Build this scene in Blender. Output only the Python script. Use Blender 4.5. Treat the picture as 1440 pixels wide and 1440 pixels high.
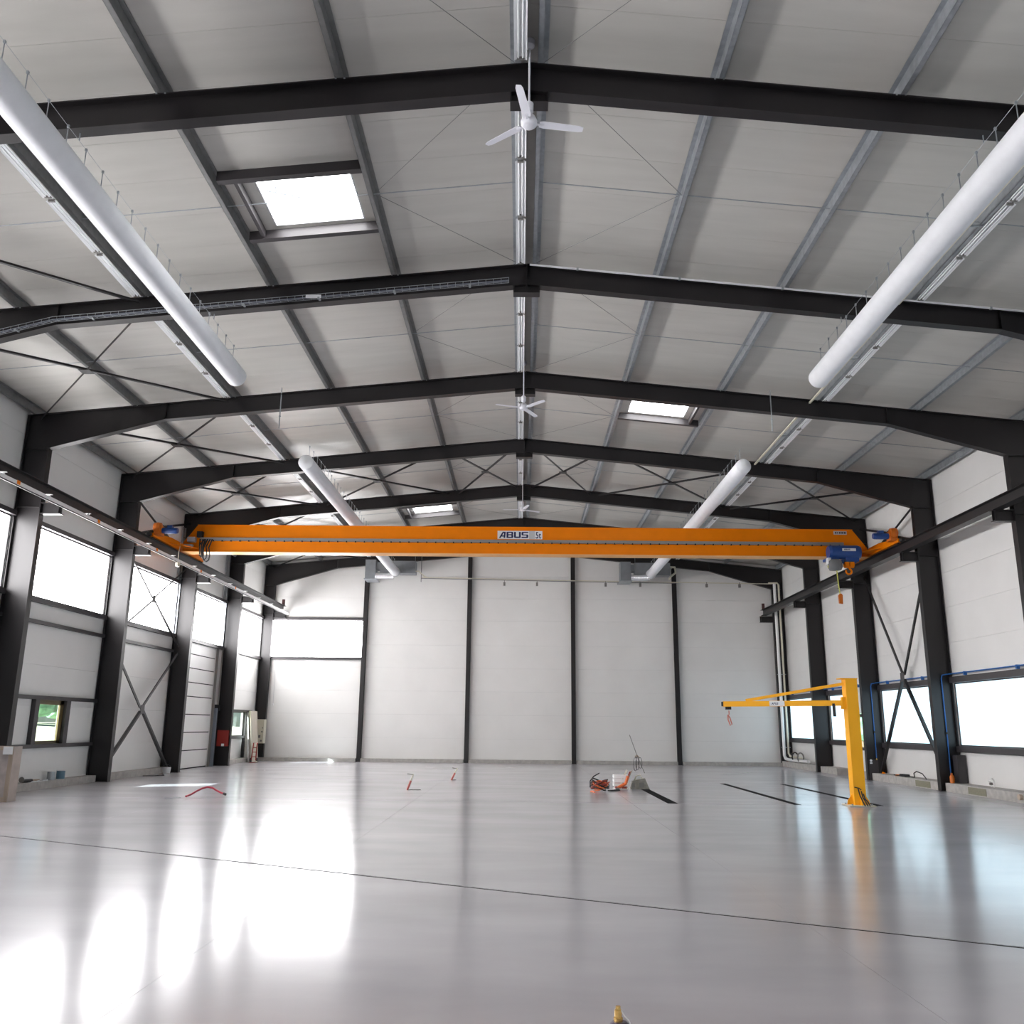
import bpy, bmesh, math, random
from math import sin, cos, pi, radians, sqrt, atan2
from mathutils import Vector, Matrix

for o in list(bpy.data.objects):
    bpy.data.objects.remove(o, do_unlink=True)
SC = bpy.context.scene
COL = SC.collection
random.seed(7)

# ------------------------------------------------------------------ camera
FPX, PITCH, YAW, ROLL = 1244.45, 0.2375, -0.0119, 0.0103
cp, sp = cos(PITCH), sin(PITCH)
fw = Vector((sin(YAW) * cp, cos(YAW) * cp, sp))
rt = Vector((cos(YAW), -sin(YAW), 0))
up = rt.cross(fw)
r2 = rt * cos(ROLL) + up * sin(ROLL)
u2 = up * cos(ROLL) - rt * sin(ROLL)
cam_data = bpy.data.cameras.new('camera')
cam = bpy.data.objects.new('camera', cam_data)
COL.objects.link(cam)
M = Matrix((r2, u2, -fw)).transposed().to_4x4()
M.translation = Vector((-0.0523, 0.0, 1.7))
cam.matrix_world = M
cam_data.sensor_width = 36.0
cam_data.lens = FPX / 1440.0 * 36.0
cam_data.clip_end = 300
SC.camera = cam

# ------------------------------------------------------------------ world, sun, exposure
world = bpy.data.worlds.new('world')
SC.world = world
world.use_nodes = True
wn = world.node_tree
wn.nodes.clear()
wo = wn.nodes.new('ShaderNodeOutputWorld')
wb = wn.nodes.new('ShaderNodeBackground')
ws = wn.nodes.new('ShaderNodeTexSky')
ws.sky_type = 'HOSEK_WILKIE'
ws.sun_direction = Vector((-0.8, -0.42, 0.43)).normalized()
ws.turbidity = 4.0
wb.inputs['Strength'].default_value = 2.5
wn.links.new(ws.outputs['Color'], wb.inputs['Color'])
wn.links.new(wb.outputs['Background'], wo.inputs['Surface'])
sun_d = bpy.data.lights.new('sun', 'SUN')
sun_d.energy = 20.0
sun_d.angle = radians(0.6)
sun = bpy.data.objects.new('sun', sun_d)
sun.rotation_euler = Vector((-0.8, -0.42, 0.43)).to_track_quat('Z', 'Y').to_euler()
COL.objects.link(sun)
VS = SC.view_settings
VS.view_transform = 'Standard'
VS.look = 'None'
VS.exposure = 0.66
VS.gamma = 1.0
VS.use_curve_mapping = False

L_DAY = 12.0        # daylight through the upper translucent glazing (sunny side)
L_SHADE = 1.0      # daylight through the low glazing on the shaded side
L_ROOF = 10.0       # daylight through the rooflights

# ------------------------------------------------------------------ materials
MATS = {}


def mat(name, col, rough=0.5, metal=0.0, noise=0.0, nscale=3.0, bump=0.0, bscale=40.0, emit=0.0, ecol=None, spec=0.5, stretch=None):
    if name in MATS:
        return MATS[name]
    m = bpy.data.materials.new(name)
    m.use_nodes = True
    nt = m.node_tree
    b = nt.nodes['Principled BSDF']
    c = (*col, 1.0)
    b.inputs['Base Color'].default_value = c
    b.inputs['Roughness'].default_value = rough
    b.inputs['Metallic'].default_value = metal
    b.inputs['Specular IOR Level'].default_value = spec
    geo = nt.nodes.new('ShaderNodeNewGeometry')
    vec = geo.outputs['Position']
    if stretch:
        mp = nt.nodes.new('ShaderNodeMapping')
        mp.inputs['Scale'].default_value = stretch
        nt.links.new(vec, mp.inputs['Vector'])
        vec = mp.outputs['Vector']
    if noise > 0:
        n = nt.nodes.new('ShaderNodeTexNoise')
        n.inputs['Scale'].default_value = nscale
        n.inputs['Detail'].default_value = 5
        nt.links.new(vec, n.inputs['Vector'])
        r = nt.nodes.new('ShaderNodeMapRange')
        r.inputs['From Min'].default_value = 0.3
        r.inputs['From Max'].default_value = 0.7
        r.inputs['To Min'].default_value = 1 - noise
        r.inputs['To Max'].default_value = 1 + noise
        nt.links.new(n.outputs['Fac'], r.inputs['Value'])
        mx = nt.nodes.new('ShaderNodeMix')
        mx.data_type = 'RGBA'
        mx.blend_type = 'MULTIPLY'
        mx.inputs['Factor'].default_value = 1.0
        mx.inputs[6].default_value = c
        nt.links.new(r.outputs['Result'], mx.inputs[7])
        nt.links.new(mx.outputs[2], b.inputs['Base Color'])
    if bump > 0:
        n2 = nt.nodes.new('ShaderNodeTexNoise')
        n2.inputs['Scale'].default_value = bscale
        n2.inputs['Detail'].default_value = 3
        nt.links.new(vec, n2.inputs['Vector'])
        bp = nt.nodes.new('ShaderNodeBump')
        bp.inputs['Strength'].default_value = bump
        bp.inputs['Distance'].default_value = 0.01
        nt.links.new(n2.outputs['Fac'], bp.inputs['Height'])
        nt.links.new(bp.outputs['Normal'], b.inputs['Normal'])
    if emit > 0:
        b.inputs['Emission Color'].default_value = (*(ecol or col), 1.0)
        b.inputs['Emission Strength'].default_value = emit
    MATS[name] = m
    return m


STEEL = mat('black_steel_paint', (0.011, 0.009, 0.0102), 0.42, noise=0.12, nscale=1.5)
RAIL = mat('dark_grey_rail', (0.045, 0.04, 0.043), 0.45, noise=0.1)
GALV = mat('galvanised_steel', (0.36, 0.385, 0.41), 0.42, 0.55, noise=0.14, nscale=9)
GALVD = mat('dull_and_shaded_galvanised', (0.2, 0.2, 0.2), 0.5, 0.3, noise=0.12, nscale=9)  # dull rods and pipes; on door-side purlins the shade is in the colour
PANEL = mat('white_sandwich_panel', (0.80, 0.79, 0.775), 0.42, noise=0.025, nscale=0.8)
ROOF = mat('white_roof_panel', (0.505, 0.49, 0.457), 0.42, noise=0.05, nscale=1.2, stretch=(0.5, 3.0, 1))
SEAM = mat('panel_seam', (0.42, 0.415, 0.41), 0.8)
CONC = mat('concrete_upstand', (0.42, 0.40, 0.38), 0.85, noise=0.15, nscale=6, bump=0.2)
PATCH = mat('olive_grey_block', (0.23, 0.22, 0.16), 0.9, noise=0.12, nscale=30)
DARKJ = mat('dark_joint', (0.02, 0.02, 0.022), 0.95, spec=0.1)
STRIP = mat('floor_strip_black', (0.012, 0.012, 0.013), 0.95, spec=0.05)
ORANGE = mat('crane_orange', (0.78, 0.2, 0.0), 0.45, spec=0.15, noise=0.04)
ORANGED = mat('crane_orange_dark', (0.62, 0.15, 0.01), 0.4)
YELLOW = mat('jib_yellow_orange', (1.0, 0.47, 0.02), 0.45, spec=0.2, noise=0.03)
BLUE = mat('drive_blue', (0.012, 0.055, 0.23), 0.35, noise=0.08)
BLUEP = mat('blue_pipe', (0.02, 0.13, 0.42), 0.4)
WHITE = mat('white_paint', (0.82, 0.82, 0.84), 0.4)
FABRIC = mat('white_duct_fabric', (0.78, 0.79, 0.82), 0.75, noise=0.03, nscale=4)
TUBE = mat('white_tube_glass', (0.92, 0.93, 0.95), 0.2)
REFL = mat('white_light_housing', (0.84, 0.85, 0.87), 0.3)
ALU = mat('aluminium_rail', (0.8, 0.8, 0.8), 0.4, 0.1)
BLACKR = mat('black_rubber', (0.012, 0.012, 0.013), 0.6)
GREYP = mat('grey_track', (0.22, 0.21, 0.2), 0.5)
RED = mat('red_paint', (0.3, 0.022, 0.014), 0.5)
ORCAB = mat('orange_cable', (0.75, 0.16, 0.04), 0.5)
BRASS = mat('brass', (0.78, 0.5, 0.17), 0.25, 0.9)
WOOD = mat('raw_wood', (0.42, 0.34, 0.27), 0.8, noise=0.25, nscale=5, stretch=(1, 1, 0.15))
CARD = mat('grey_brown_sheet', (0.42, 0.37, 0.36), 0.8, noise=0.2, nscale=4)
BEIGE = mat('beige_board', (0.55, 0.5, 0.42), 0.8, noise=0.06)
CREAM = mat('cream_plastic', (0.72, 0.68, 0.56), 0.5)
SIGNW = mat('sign_white', (0.75, 0.76, 0.78), 0.5)
SIGNG = mat('sign_light_grey', (0.5, 0.5, 0.53), 0.5)
NAVY = mat('sign_navy', (0.004, 0.008, 0.07), 0.5)
YELC = mat('yellow_cable', (0.6, 0.6, 0.12), 0.5)
GREYB = mat('grey_bag', (0.16, 0.165, 0.17), 0.8, noise=0.1)
GRASS = mat('meadow', (0.62, 0.6, 0.4), 0.95, noise=0.15, nscale=0.4)
LEAF = mat('tree_leaf', (0.13, 0.26, 0.18), 0.85, noise=0.4, nscale=1.5)
BARK = mat('bark', (0.12, 0.09, 0.06), 0.9, noise=0.3)
DAYP = mat('translucent_glazing', (0.85, 0.87, 0.9), 0.25, emit=L_DAY, ecol=(1.0, 0.985, 0.99))
SHADP = mat('shaded_glazing', (0.75, 0.9, 0.95), 0.2, emit=L_SHADE, ecol=(0.62, 0.86, 1.0))
ROOFP = mat('rooflight_dome', (0.85, 0.87, 0.9), 0.25, emit=L_ROOF, ecol=(1.0, 1.0, 1.0))


def floor_mat():
    m = bpy.data.materials.new('polished_concrete')
    m.use_nodes = True
    nt = m.node_tree
    b = nt.nodes['Principled BSDF']
    geo = nt.nodes.new('ShaderNodeNewGeometry')

    def noise(scale, detail, sc=None):
        n = nt.nodes.new('ShaderNodeTexNoise')
        n.inputs['Scale'].default_value = scale
        n.inputs['Detail'].default_value = detail
        if sc:
            mp = nt.nodes.new('ShaderNodeMapping')
            mp.inputs['Scale'].default_value = sc
            nt.links.new(geo.outputs['Position'], mp.inputs['Vector'])
            nt.links.new(mp.outputs['Vector'], n.inputs['Vector'])
        else:
            nt.links.new(geo.outputs['Position'], n.inputs['Vector'])
        return n
    n1 = noise(0.7, 6, (0.6, 1.3, 1))
    ramp = nt.nodes.new('ShaderNodeValToRGB')
    ramp.color_ramp.elements[0].position = 0.3
    ramp.color_ramp.elements[0].color = (0.43, 0.418, 0.445, 1)
    ramp.color_ramp.elements[1].position = 0.72
    ramp.color_ramp.elements[1].color = (0.525, 0.508, 0.537, 1)
    nt.links.new(n1.outputs['Fac'], ramp.inputs['Fac'])
    nt.links.new(ramp.outputs['Color'], b.inputs['Base Color'])
    n2 = noise(1.1, 5, (0.5, 1.6, 1))
    mr = nt.nodes.new('ShaderNodeMapRange')
    mr.inputs['From Min'].default_value = 0.3
    mr.inputs['From Max'].default_value = 0.7
    mr.inputs['To Min'].default_value = 0.155
    mr.inputs['To Max'].default_value = 0.17
    nt.links.new(n2.outputs['Fac'], mr.inputs['Value'])
    nt.links.new(mr.outputs['Result'], b.inputs['Roughness'])
    b.inputs['IOR'].default_value = 1.5
    b.inputs['Specular IOR Level'].default_value = 0.33
    return m


FLOOR = floor_mat()


def glass_mat():
    m = bpy.data.materials.new('clear_glass')
    m.use_nodes = True
    nt = m.node_tree
    nt.nodes.clear()
    o = nt.nodes.new('ShaderNodeOutputMaterial')
    t = nt.nodes.new('ShaderNodeBsdfTransparent')
    t.inputs['Color'].default_value = (0.9, 0.97, 0.96, 1)
    g = nt.nodes.new('ShaderNodeBsdfGlossy')
    g.inputs['Roughness'].default_value = 0.03
    mx = nt.nodes.new('ShaderNodeMixShader')
    mx.inputs['Fac'].default_value = 0.06
    nt.links.new(t.outputs['BSDF'], mx.inputs[1])
    nt.links.new(g.outputs['BSDF'], mx.inputs[2])
    nt.links.new(mx.outputs['Shader'], o.inputs['Surface'])
    return m


GLASS = glass_mat()

# ------------------------------------------------------------------ mesh helpers


class MB:
    def __init__(self):
        self.v, self.f = [], []

    def box(self, x0, x1, y0, y1, z0, z1):
        n = len(self.v)
        self.v += [(x0, y0, z0), (x1, y0, z0), (x1, y1, z0), (x0, y1, z0), (x0, y0, z1), (x1, y0, z1), (x1, y1, z1), (x0, y1, z1)]
        self.f += [tuple(n + i for i in q) for q in ((0, 3, 2, 1), (4, 5, 6, 7), (0, 1, 5, 4), (1, 2, 6, 5), (2, 3, 7, 6), (3, 0, 4, 7))]
        return self

    def prism(self, pts, axis, a, b):
        """polygon pts extruded along axis ('x': pts are (y,z); 'y': (x,z); 'z': (x,y))"""
        n, k = len(self.v), len(pts)
        for t in (a, b):
            for p, q in pts:
                self.v.append({'x': (t, p, q), 'y': (p, t, q), 'z': (p, q, t)}[axis])
        self.f.append(tuple(n + i for i in range(k)))
        self.f.append(tuple(n + k + i for i in reversed(range(k))))
        for i in range(k):
            j = (i + 1) % k
            self.f.append((n + i, n + k + i, n + k + j, n + j))
        return self

    def hexa(self, p):
        n = len(self.v)
        self.v += [tuple(q) for q in p]
        self.f += [tuple(n + i for i in q) for q in ((0, 3, 2, 1), (4, 5, 6, 7), (0, 1, 5, 4), (1, 2, 6, 5), (2, 3, 7, 6), (3, 0, 4, 7))]
        return self

    def tube(self, pts, r, seg=8, cap=True, closed=False):
        pts = [Vector(p) for p in pts]
        n0, k = len(self.v), len(pts)
        rr = r if isinstance(r, (list, tuple)) else [r] * k
        ref = None
        for i, p in enumerate(pts):
            if closed:
                d = pts[(i + 1) % k] - pts[i - 1]
            else:
                d = pts[min(i + 1, k - 1)] - pts[max(i - 1, 0)]
            d.normalize()
            if ref is None:
                ref = Vector((0, 0, 1)) if abs(d.z) < 0.9 else Vector((1, 0, 0))
            a = d.cross(ref)
            if a.length < 1e-5:
                a = d.orthogonal()
            a.normalize()
            b = a.cross(d)
            ref = b
            for s in range(seg):
                t = 2 * pi * s / seg
                self.v.append(tuple(p + a * (cos(t) * rr[i]) + b * (sin(t) * rr[i])))
        for i in range(k if closed else k - 1):
            for s in range(seg):
                i2, s2 = (i + 1) % k, (s + 1) % seg
                self.f.append((n0 + i * seg + s, n0 + i2 * seg + s, n0 + i2 * seg + s2, n0 + i * seg + s2))
        if cap and not closed:
            self.f.append(tuple(n0 + s for s in reversed(range(seg))))
            self.f.append(tuple(n0 + (k - 1) * seg + s for s in range(seg)))
        return self

    def lathe(self, prof, c=(0, 0, 0), seg=24, axis='z'):
        n0, k = len(self.v), len(prof)
        for r, h in prof:
            for s in range(seg):
                t = 2 * pi * s / seg
                a, b = r * cos(t), r * sin(t)
                p = {'z': (a, b, h), 'x': (h, a, b), 'y': (a, h, b)}[axis]
                self.v.append((p[0] + c[0], p[1] + c[1], p[2] + c[2]))
        for i in range(k - 1):
            for s in range(seg):
                s2 = (s + 1) % seg
                self.f.append((n0 + i * seg + s, n0 + i * seg + s2, n0 + (i + 1) * seg + s2, n0 + (i + 1) * seg + s))
        self.f.append(tuple(n0 + s for s in range(seg)))
        self.f.append(tuple(n0 + (k - 1) * seg + s for s in range(seg)))
        return self

    def bar(self, a, b, w, h):
        """rectangular bar from a to b, w across horizontally, h the other way"""
        a, b = Vector(a), Vector(b)
        d = (b - a).normalized()
        ref = Vector((0, 0, 1)) if abs(d.z) < 0.95 else Vector((0, 1, 0))
        s = d.cross(ref).normalized() * (w / 2)
        t = s.cross(d).normalized() * (h / 2)
        return self.hexa([a - s - t, a + s - t, b + s - t, b - s - t, a - s + t, a + s + t, b + s + t, b - s + t])

    def angle(self, a, b, w, side, nrm, th=0.008):
        """L-profile member: one leg w wide along `side`, the other along `nrm`"""
        a, b, s, n = Vector(a), Vector(b), Vector(side).normalized(), Vector(nrm).normalized()
        for u, v in ((s * w, n * th), (s * th, n * w)):
            self.hexa([a, a + u, b + u, b, a + v, a + u + v, b + u + v, b + v])
        return self

    def mesh(self, name, m, origin=(0, 0, 0), smooth=False):
        me = bpy.data.meshes.new(name)
        ox, oy, oz = origin
        me.from_pydata([(x - ox, y - oy, z - oz) for x, y, z in self.v], [], self.f)
        bm = bmesh.new()
        bm.from_mesh(me)
        bmesh.ops.recalc_face_normals(bm, faces=bm.faces)
        if smooth:
            for f in bm.faces:
                f.smooth = len(f.verts) == 4
        bm.to_mesh(me)
        bm.free()
        me.materials.append(m)
        return me

    def build(self, name, m, parent=None, smooth=False, origin=None):
        """world-space mesh as one object, child of parent (parents here are only translated)"""
        o = (0, 0, 0)
        if parent is not None:
            o = wloc(parent)
        loc = (0, 0, 0)
        if origin is not None:
            loc = (origin[0] - o[0], origin[1] - o[1], origin[2] - o[2])
            o = origin
        ob = bpy.data.objects.new(name, self.mesh(name, m, o, smooth))
        ob.location = loc
        COL.objects.link(ob)
        if parent is not None:
            ob.parent = parent
        return ob


def wloc(o):
    p = Vector((0, 0, 0))
    while o is not None:
        p += Vector(o.location)
        o = o.parent
    return tuple(p)


def tag(o, label=None, cat=None, group=None, kind=None):
    if label:
        o['label'] = label
    if cat:
        o['category'] = cat
    if group:
        o['group'] = group
    if kind:
        o['kind'] = kind
    return o


def empty(name, loc=(0, 0, 0)):
    o = bpy.data.objects.new(name, None)
    o.empty_display_size = 0.2
    o.location = loc
    COL.objects.link(o)
    return o


def thing(name, label, cat, loc=(0, 0, 0), group=None):
    return tag(empty(name, loc), label, cat, group)


def struct(name, loc=(0, 0, 0), label=None):
    return tag(empty(name, loc), label, None, None, 'structure')


def kids(o):
    return [c for c in bpy.data.objects if c.parent == o]


def dup(root, loc, label, rotz=None):
    r = root.copy()
    COL.objects.link(r)
    r.location = loc
    if rotz is not None:
        r.rotation_euler = (0, 0, rotz)
    r['label'] = label
    for ch in KIDS[root.name]:
        c = ch.copy()
        COL.objects.link(c)
        c.parent = r
        for g in KIDS.get(ch.name, []):
            d = g.copy()
            COL.objects.link(d)
            d.parent = c
    return r


KIDS = {}


def reg(root):
    KIDS[root.name] = kids(root)
    for c in KIDS[root.name]:
        KIDS[c.name] = kids(c)


def text(name, body, m, parent, loc, width, height, bold=0.0, shear=0.0, ex=0.002):
    """flat lettering standing in the XZ plane, facing -Y, lower-left corner at loc (world)"""
    cu = bpy.data.curves.new(name, 'FONT')
    cu.body = body
    cu.size = 1.0
    cu.offset = bold
    cu.shear = shear
    cu.extrude = 0.0
    tmp = bpy.data.objects.new(name + '_tmp', cu)
    COL.objects.link(tmp)
    dg = bpy.context.evaluated_depsgraph_get()
    me = bpy.data.meshes.new_from_object(tmp.evaluated_get(dg))
    bpy.data.objects.remove(tmp, do_unlink=True)
    xs = [v.co.x for v in me.vertices]
    ys = [v.co.y for v in me.vertices]
    sx, sy = width / (max(xs) - min(xs)), height / (max(ys) - min(ys))
    o = wloc(parent)
    mx, my = min(xs), min(ys)
    for v in me.vertices:
        v.co = Vector((loc[0] + (v.co.x - mx) * sx - o[0], loc[1] - o[1], loc[2] + (v.co.y - my) * sy - o[2]))
    me.materials.clear()
    me.materials.append(m)
    ob = bpy.data.objects.new(name, me)
    COL.objects.link(ob)
    ob.parent = parent
    return ob



def block_word(m, parent, x0, y, z0, w, h, shear=0.22):
    """the maker's heavy slanted capitals A B U S, one flat mesh per letter"""
    lw, gp = w / 4.35, w / 4.35 * 0.1
    shapes = {
        'A': [[(0, 0), (0.26, 0), (0.5, 0.62), (0.5, 1), (0.36, 1)], [(0.74, 0), (1, 0), (0.86, 1), (0.5, 1), (0.5, 0.78), (0.62, 0.78)], [(0.3, 0.2), (0.8, 0.2), (0.8, 0.4), (0.36, 0.4)]],
        'B': [[(0, 0), (0.28, 0), (0.28, 1), (0, 1)], [(0.28, 0), (0.9, 0), (1, 0.1), (1, 0.18), (0.28, 0.18)], [(0.28, 0.42), (0.97, 0.42), (0.94, 0.5), (0.97, 0.6), (0.28, 0.6)], [(0.28, 0.82), (0.98, 0.82), (0.98, 0.92), (0.88, 1), (0.28, 1)], [(0.72, 0.18), (1, 0.18), (1, 0.42), (0.72, 0.42)], [(0.72, 0.6), (0.98, 0.6), (0.98, 0.82), (0.72, 0.82)]],
        'U': [[(0, 0.12), (0.28, 0.22), (0.28, 1), (0, 1)], [(0.72, 0.22), (1, 0.12), (1, 1), (0.72, 1)], [(0, 0.12), (0.1, 0), (0.9, 0), (1, 0.12), (0.72, 0.22), (0.28, 0.22)]],
        'S': [[(0, 0), (0.9, 0), (1, 0.1), (1, 0.2), (0, 0.2)], [(0.72, 0.2), (1, 0.2), (1, 0.46), (0.92, 0.58), (0.72, 0.58)], [(0.28, 0.41), (0.72, 0.41), (0.72, 0.58), (0.28, 0.58)], [(0, 0.54), (0.08, 0.41), (0.28, 0.41), (0.28, 0.8), (0, 0.8)], [(0, 0.8), (1, 0.8), (1, 1), (0.1, 1), (0, 0.9)]]}
    for i, c in enumerate('ABUS'):
        mb = MB()
        for poly in shapes[c]:
            k = len(mb.v)
            for p, q in poly:
                sh = shear * q * h if c == 'A' else 0.0
                mb.v.append((x0 + i * (lw + gp) + p * lw * (1.0 if c != 'A' else 0.92) + (sh if c == 'A' and p < 0.99 else 0), y, z0 + q * h))
            mb.f.append(tuple(range(k, k + len(poly))))
        mb.build('lettering', m, parent)


# ------------------------------------------------------------------ layout
S, Y1 = 5.4593, 10.3945
ORD = {1: 'nearest', 2: 'second', 3: 'third', 4: 'fourth', 5: 'fifth', 6: 'sixth', 7: 'last'}


def F(n):
    return Y1 + S * (n - 1)


YB, YE = -11.34, 43.4          # near wall, far wall (inner faces)
WX = 12.75                   # side wall inner faces
SIDE = {-1: 'roller door side', 1: 'jib crane side'}


def ztop(x):
    return 10.6 - 0.1 * abs(x)


# ------------------------------------------------------------------ floor
floor = struct('floor', (0, 0, 0), 'polished grey concrete hall floor with dark joints')
MB().box(-WX - 0.1, WX + 0.1, YB - 0.1, YE + 0.1, -0.08, -0.005).build('joint_bed', DARKJ, floor)
polys = [[(-WX, YB), (WX, YB), (WX, YE), (-WX, YE)]]


def clip(poly, a, b, c):
    out = []
    for i, p in enumerate(poly):
        q = poly[(i + 1) % len(poly)]
        dp, dq = a * p[0] + b * p[1] - c, a * q[0] + b * q[1] - c
        if dp >= 0:
            out.append(p)
        if (dp >= 0) != (dq >= 0):
            t = dp / (dp - dq)
            out.append((p[0] + (q[0] - p[0]) * t, p[1] + (q[1] - p[1]) * t))
    return out


ang = atan2(-6.30, 11.88)
na, nb = -sin(ang), cos(ang)
cuts = [(1, 0, -7.57, 0.003), (1, 0, -2.52, 0.003), (1, 0, 2.52, 0.003), (1, 0, 7.57, 0.003), (1, 0, 11.5, 0.03),
        (0, 1, 21.5, 0.025), (0, 1, 29.35, 0.03), (na, nb, na * -0.13 + nb * 10.03, 0.065)]
for a, b, c, g in cuts:
    nxt = []
    for p in polys:
        for q in (clip(p, a, b, c + g / 2), clip(p, -a, -b, -c + g / 2)):
            if len(q) >= 3:
                nxt.append(q)
    polys = nxt
for p in polys:
    ar = abs(sum(p[i][0] * p[(i + 1) % len(p)][1] - p[(i + 1) % len(p)][0] * p[i][1] for i in range(len(p)))) / 2
    if ar > 0.02:
        MB().prism(p, 'z', -0.0049, 0.0).build('slab', FLOOR, floor)

for x, w, lab in ((3.48, 0.2, 'black floor channel strip running from the white crate towards the camera'),
                  (6.36, 0.13, 'black floor channel strip between the crate and the jib crane'),
                  (8.25, 0.13, 'black floor channel strip passing behind the jib crane foot')):
    y0 = 21.5 if x > 4 else 21.5
    y1 = 29.3 if x > 4 else 28.0
    ch = thing('floor_channel', lab, 'channel', (x, y0, 0), 'black floor channels')
    b = MB().box(x - w / 2, x + w / 2, y0, y1, 0.0003, 0.004).build('cover', STRIP, ch)
    MB().box(x - w / 2 - 0.012, x - w / 2, y0, y1, 0.0003, 0.006).build('edge_strip', STRIP, ch)
    MB().box(x + w / 2, x + w / 2 + 0.012, y0, y1, 0.0003, 0.006).build('edge_strip', STRIP, ch)

# ------------------------------------------------------------------ walls
GAP = 0.0045


def wall_cells(us, vs, holes):
    """panel rows: us = panel edges along the wall, vs = heights; holes = (u0,u1,v0,v1)"""
    out = []
    for i in range(len(us) - 1):
        for j in range(len(vs) - 1):
            rects = [(us[i] + GAP / 2, us[i + 1] - GAP / 2, vs[j] + GAP / 2, vs[j + 1] - GAP / 2)]
            for (a, b, c, d) in holes:
                nr = []
                for (u0, u1, v0, v1) in rects:
                    if b <= u0 or a >= u1 or d <= v0 or c >= v1:
                        nr.append((u0, u1, v0, v1))
                        continue
                    if a > u0:
                        nr.append((u0, a, v0, v1))
                    if b < u1:
                        nr.append((b, u1, v0, v1))
                    uu0, uu1 = max(u0, a), min(u1, b)
                    if c > v0:
                        nr.append((uu0, uu1, v0, c))
                    if d < v1:
                        nr.append((uu0, uu1, d, v1))
                rects = nr
            out += [r for r in rects if r[1] - r[0] > 0.01 and r[3] - r[2] > 0.01]
    return out


ys = [YB] + [F(n) + 0.1 for n in range(-2, 7)] + [YE]  # farthest bay behind the viewer is added so its windows give more light
DOOR = (32.55, 37.08)
holesL = [(ys[i] + 0.3 if i else YB + 0.3, ys[i + 1] - 0.12, 4.85, 6.68) for i in range(len(ys) - 1)]
holesL += [(DOOR[0], DOOR[1], 0.0, 4.78), (23.56, 24.98, 1.12, 2.26), (39.75, 41.5, 1.15, 2.2)]
zl = [0, 1.05, 2.1, 3.15, 4.23, 5.3, 6.7, 7.75, 8.8, 9.62]
wl = struct('wall_left', (-WX, 0, 0), 'white panelled wall with the high window band and roller door')
for (a, b, c, d) in wall_cells(ys, zl, holesL):
    MB().box(-WX - 0.1, -WX, a, b, c, d).build('panel', PANEL, wl)
for (a, b, c, d) in wall_cells([YB, YE], [0, 9.62], holesL):
    MB().box(-WX - 0.125, -WX - 0.1, a - 0.004, b + 0.004, c, d).build('light_seal_skin', SEAM, wl)  # backing sheet added to keep daylight out of the panel gaps

holesR = [(ys[i] + 0.3 if i else YB + 0.3, ys[i + 1] - 0.12, 1.27, 3.07) for i in range(len(ys) - 1) if i != 8]
RDOOR = (33.9, 35.6)
holesR += [(35.75, 37.64, 1.27, 3.07), (32.6, 33.75, 1.27, 3.07), (RDOOR[0], RDOOR[1], 0.0, 2.3)]
zr = [0, 1.15, 2.2, 3.2, 4.25, 5.3, 6.35, 7.4, 8.45, 9.62]
wr = struct('wall_right', (WX, 0, 0), 'white panelled wall with the low blue-tinted window band')
for (a, b, c, d) in wall_cells(ys, zr, holesR):
    MB().box(WX, WX + 0.1, a, b, c, d).build('panel', PANEL, wr)
for (a, b, c, d) in wall_cells([YB, YE], [0, 9.62], holesR):
    MB().box(WX + 0.1, WX + 0.125, a - 0.004, b + 0.004, c, d).build('light_seal_skin', SEAM, wr)

GP = [-7.69, -2.61, 2.47, 7.45]   # gable posts
wb_ = struct('wall_back', (0, YE, 0), 'white far end wall divided by four dark posts')
xe = [-WX, GP[0], GP[1], GP[2], GP[3], WX]
ze = [0, 1.1, 2.2, 3.3, 4.4, 5.5, 6.7, 7.8, 8.9, 10.0, 11.0]
holesE = [(-12.3, -7.75, 4.85, 6.68)]
for (a, b, c, d) in wall_cells(xe, ze, holesE):
    p = [(a, c), (b, c), (b, min(d, 10.78 - 0.1 * abs(b))), (a, min(d, 10.78 - 0.1 * abs(a)))]
    if a < 0 < b:
        p = [(a, c), (b, c), (b, min(d, 10.78 - 0.1 * b)), (0, min(d, 10.78)), (a, min(d, 10.78 + 0.1 * a))]
    if p[2][1] - c > 0.02 and p[-1][1] - c > 0.02:
        MB().prism(p, 'y', YE, YE + 0.1).build('panel', PANEL, wb_)
for (a, b, c, d) in wall_cells([-WX - 0.1, WX + 0.1], [0, 10.9], holesE):
    MB().box(a - 0.004, b + 0.004, YE + 0.1, YE + 0.125, c, d).build('light_seal_skin', SEAM, wb_)
wf = struct('wall_front', (0, YB, 0), 'white panelled wall behind the viewer')
for (a, b, c, d) in wall_cells(xe, ze, []):
    MB().box(a, b, YB - 0.1, YB, c, d).build('panel', PANEL, wf)

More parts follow.
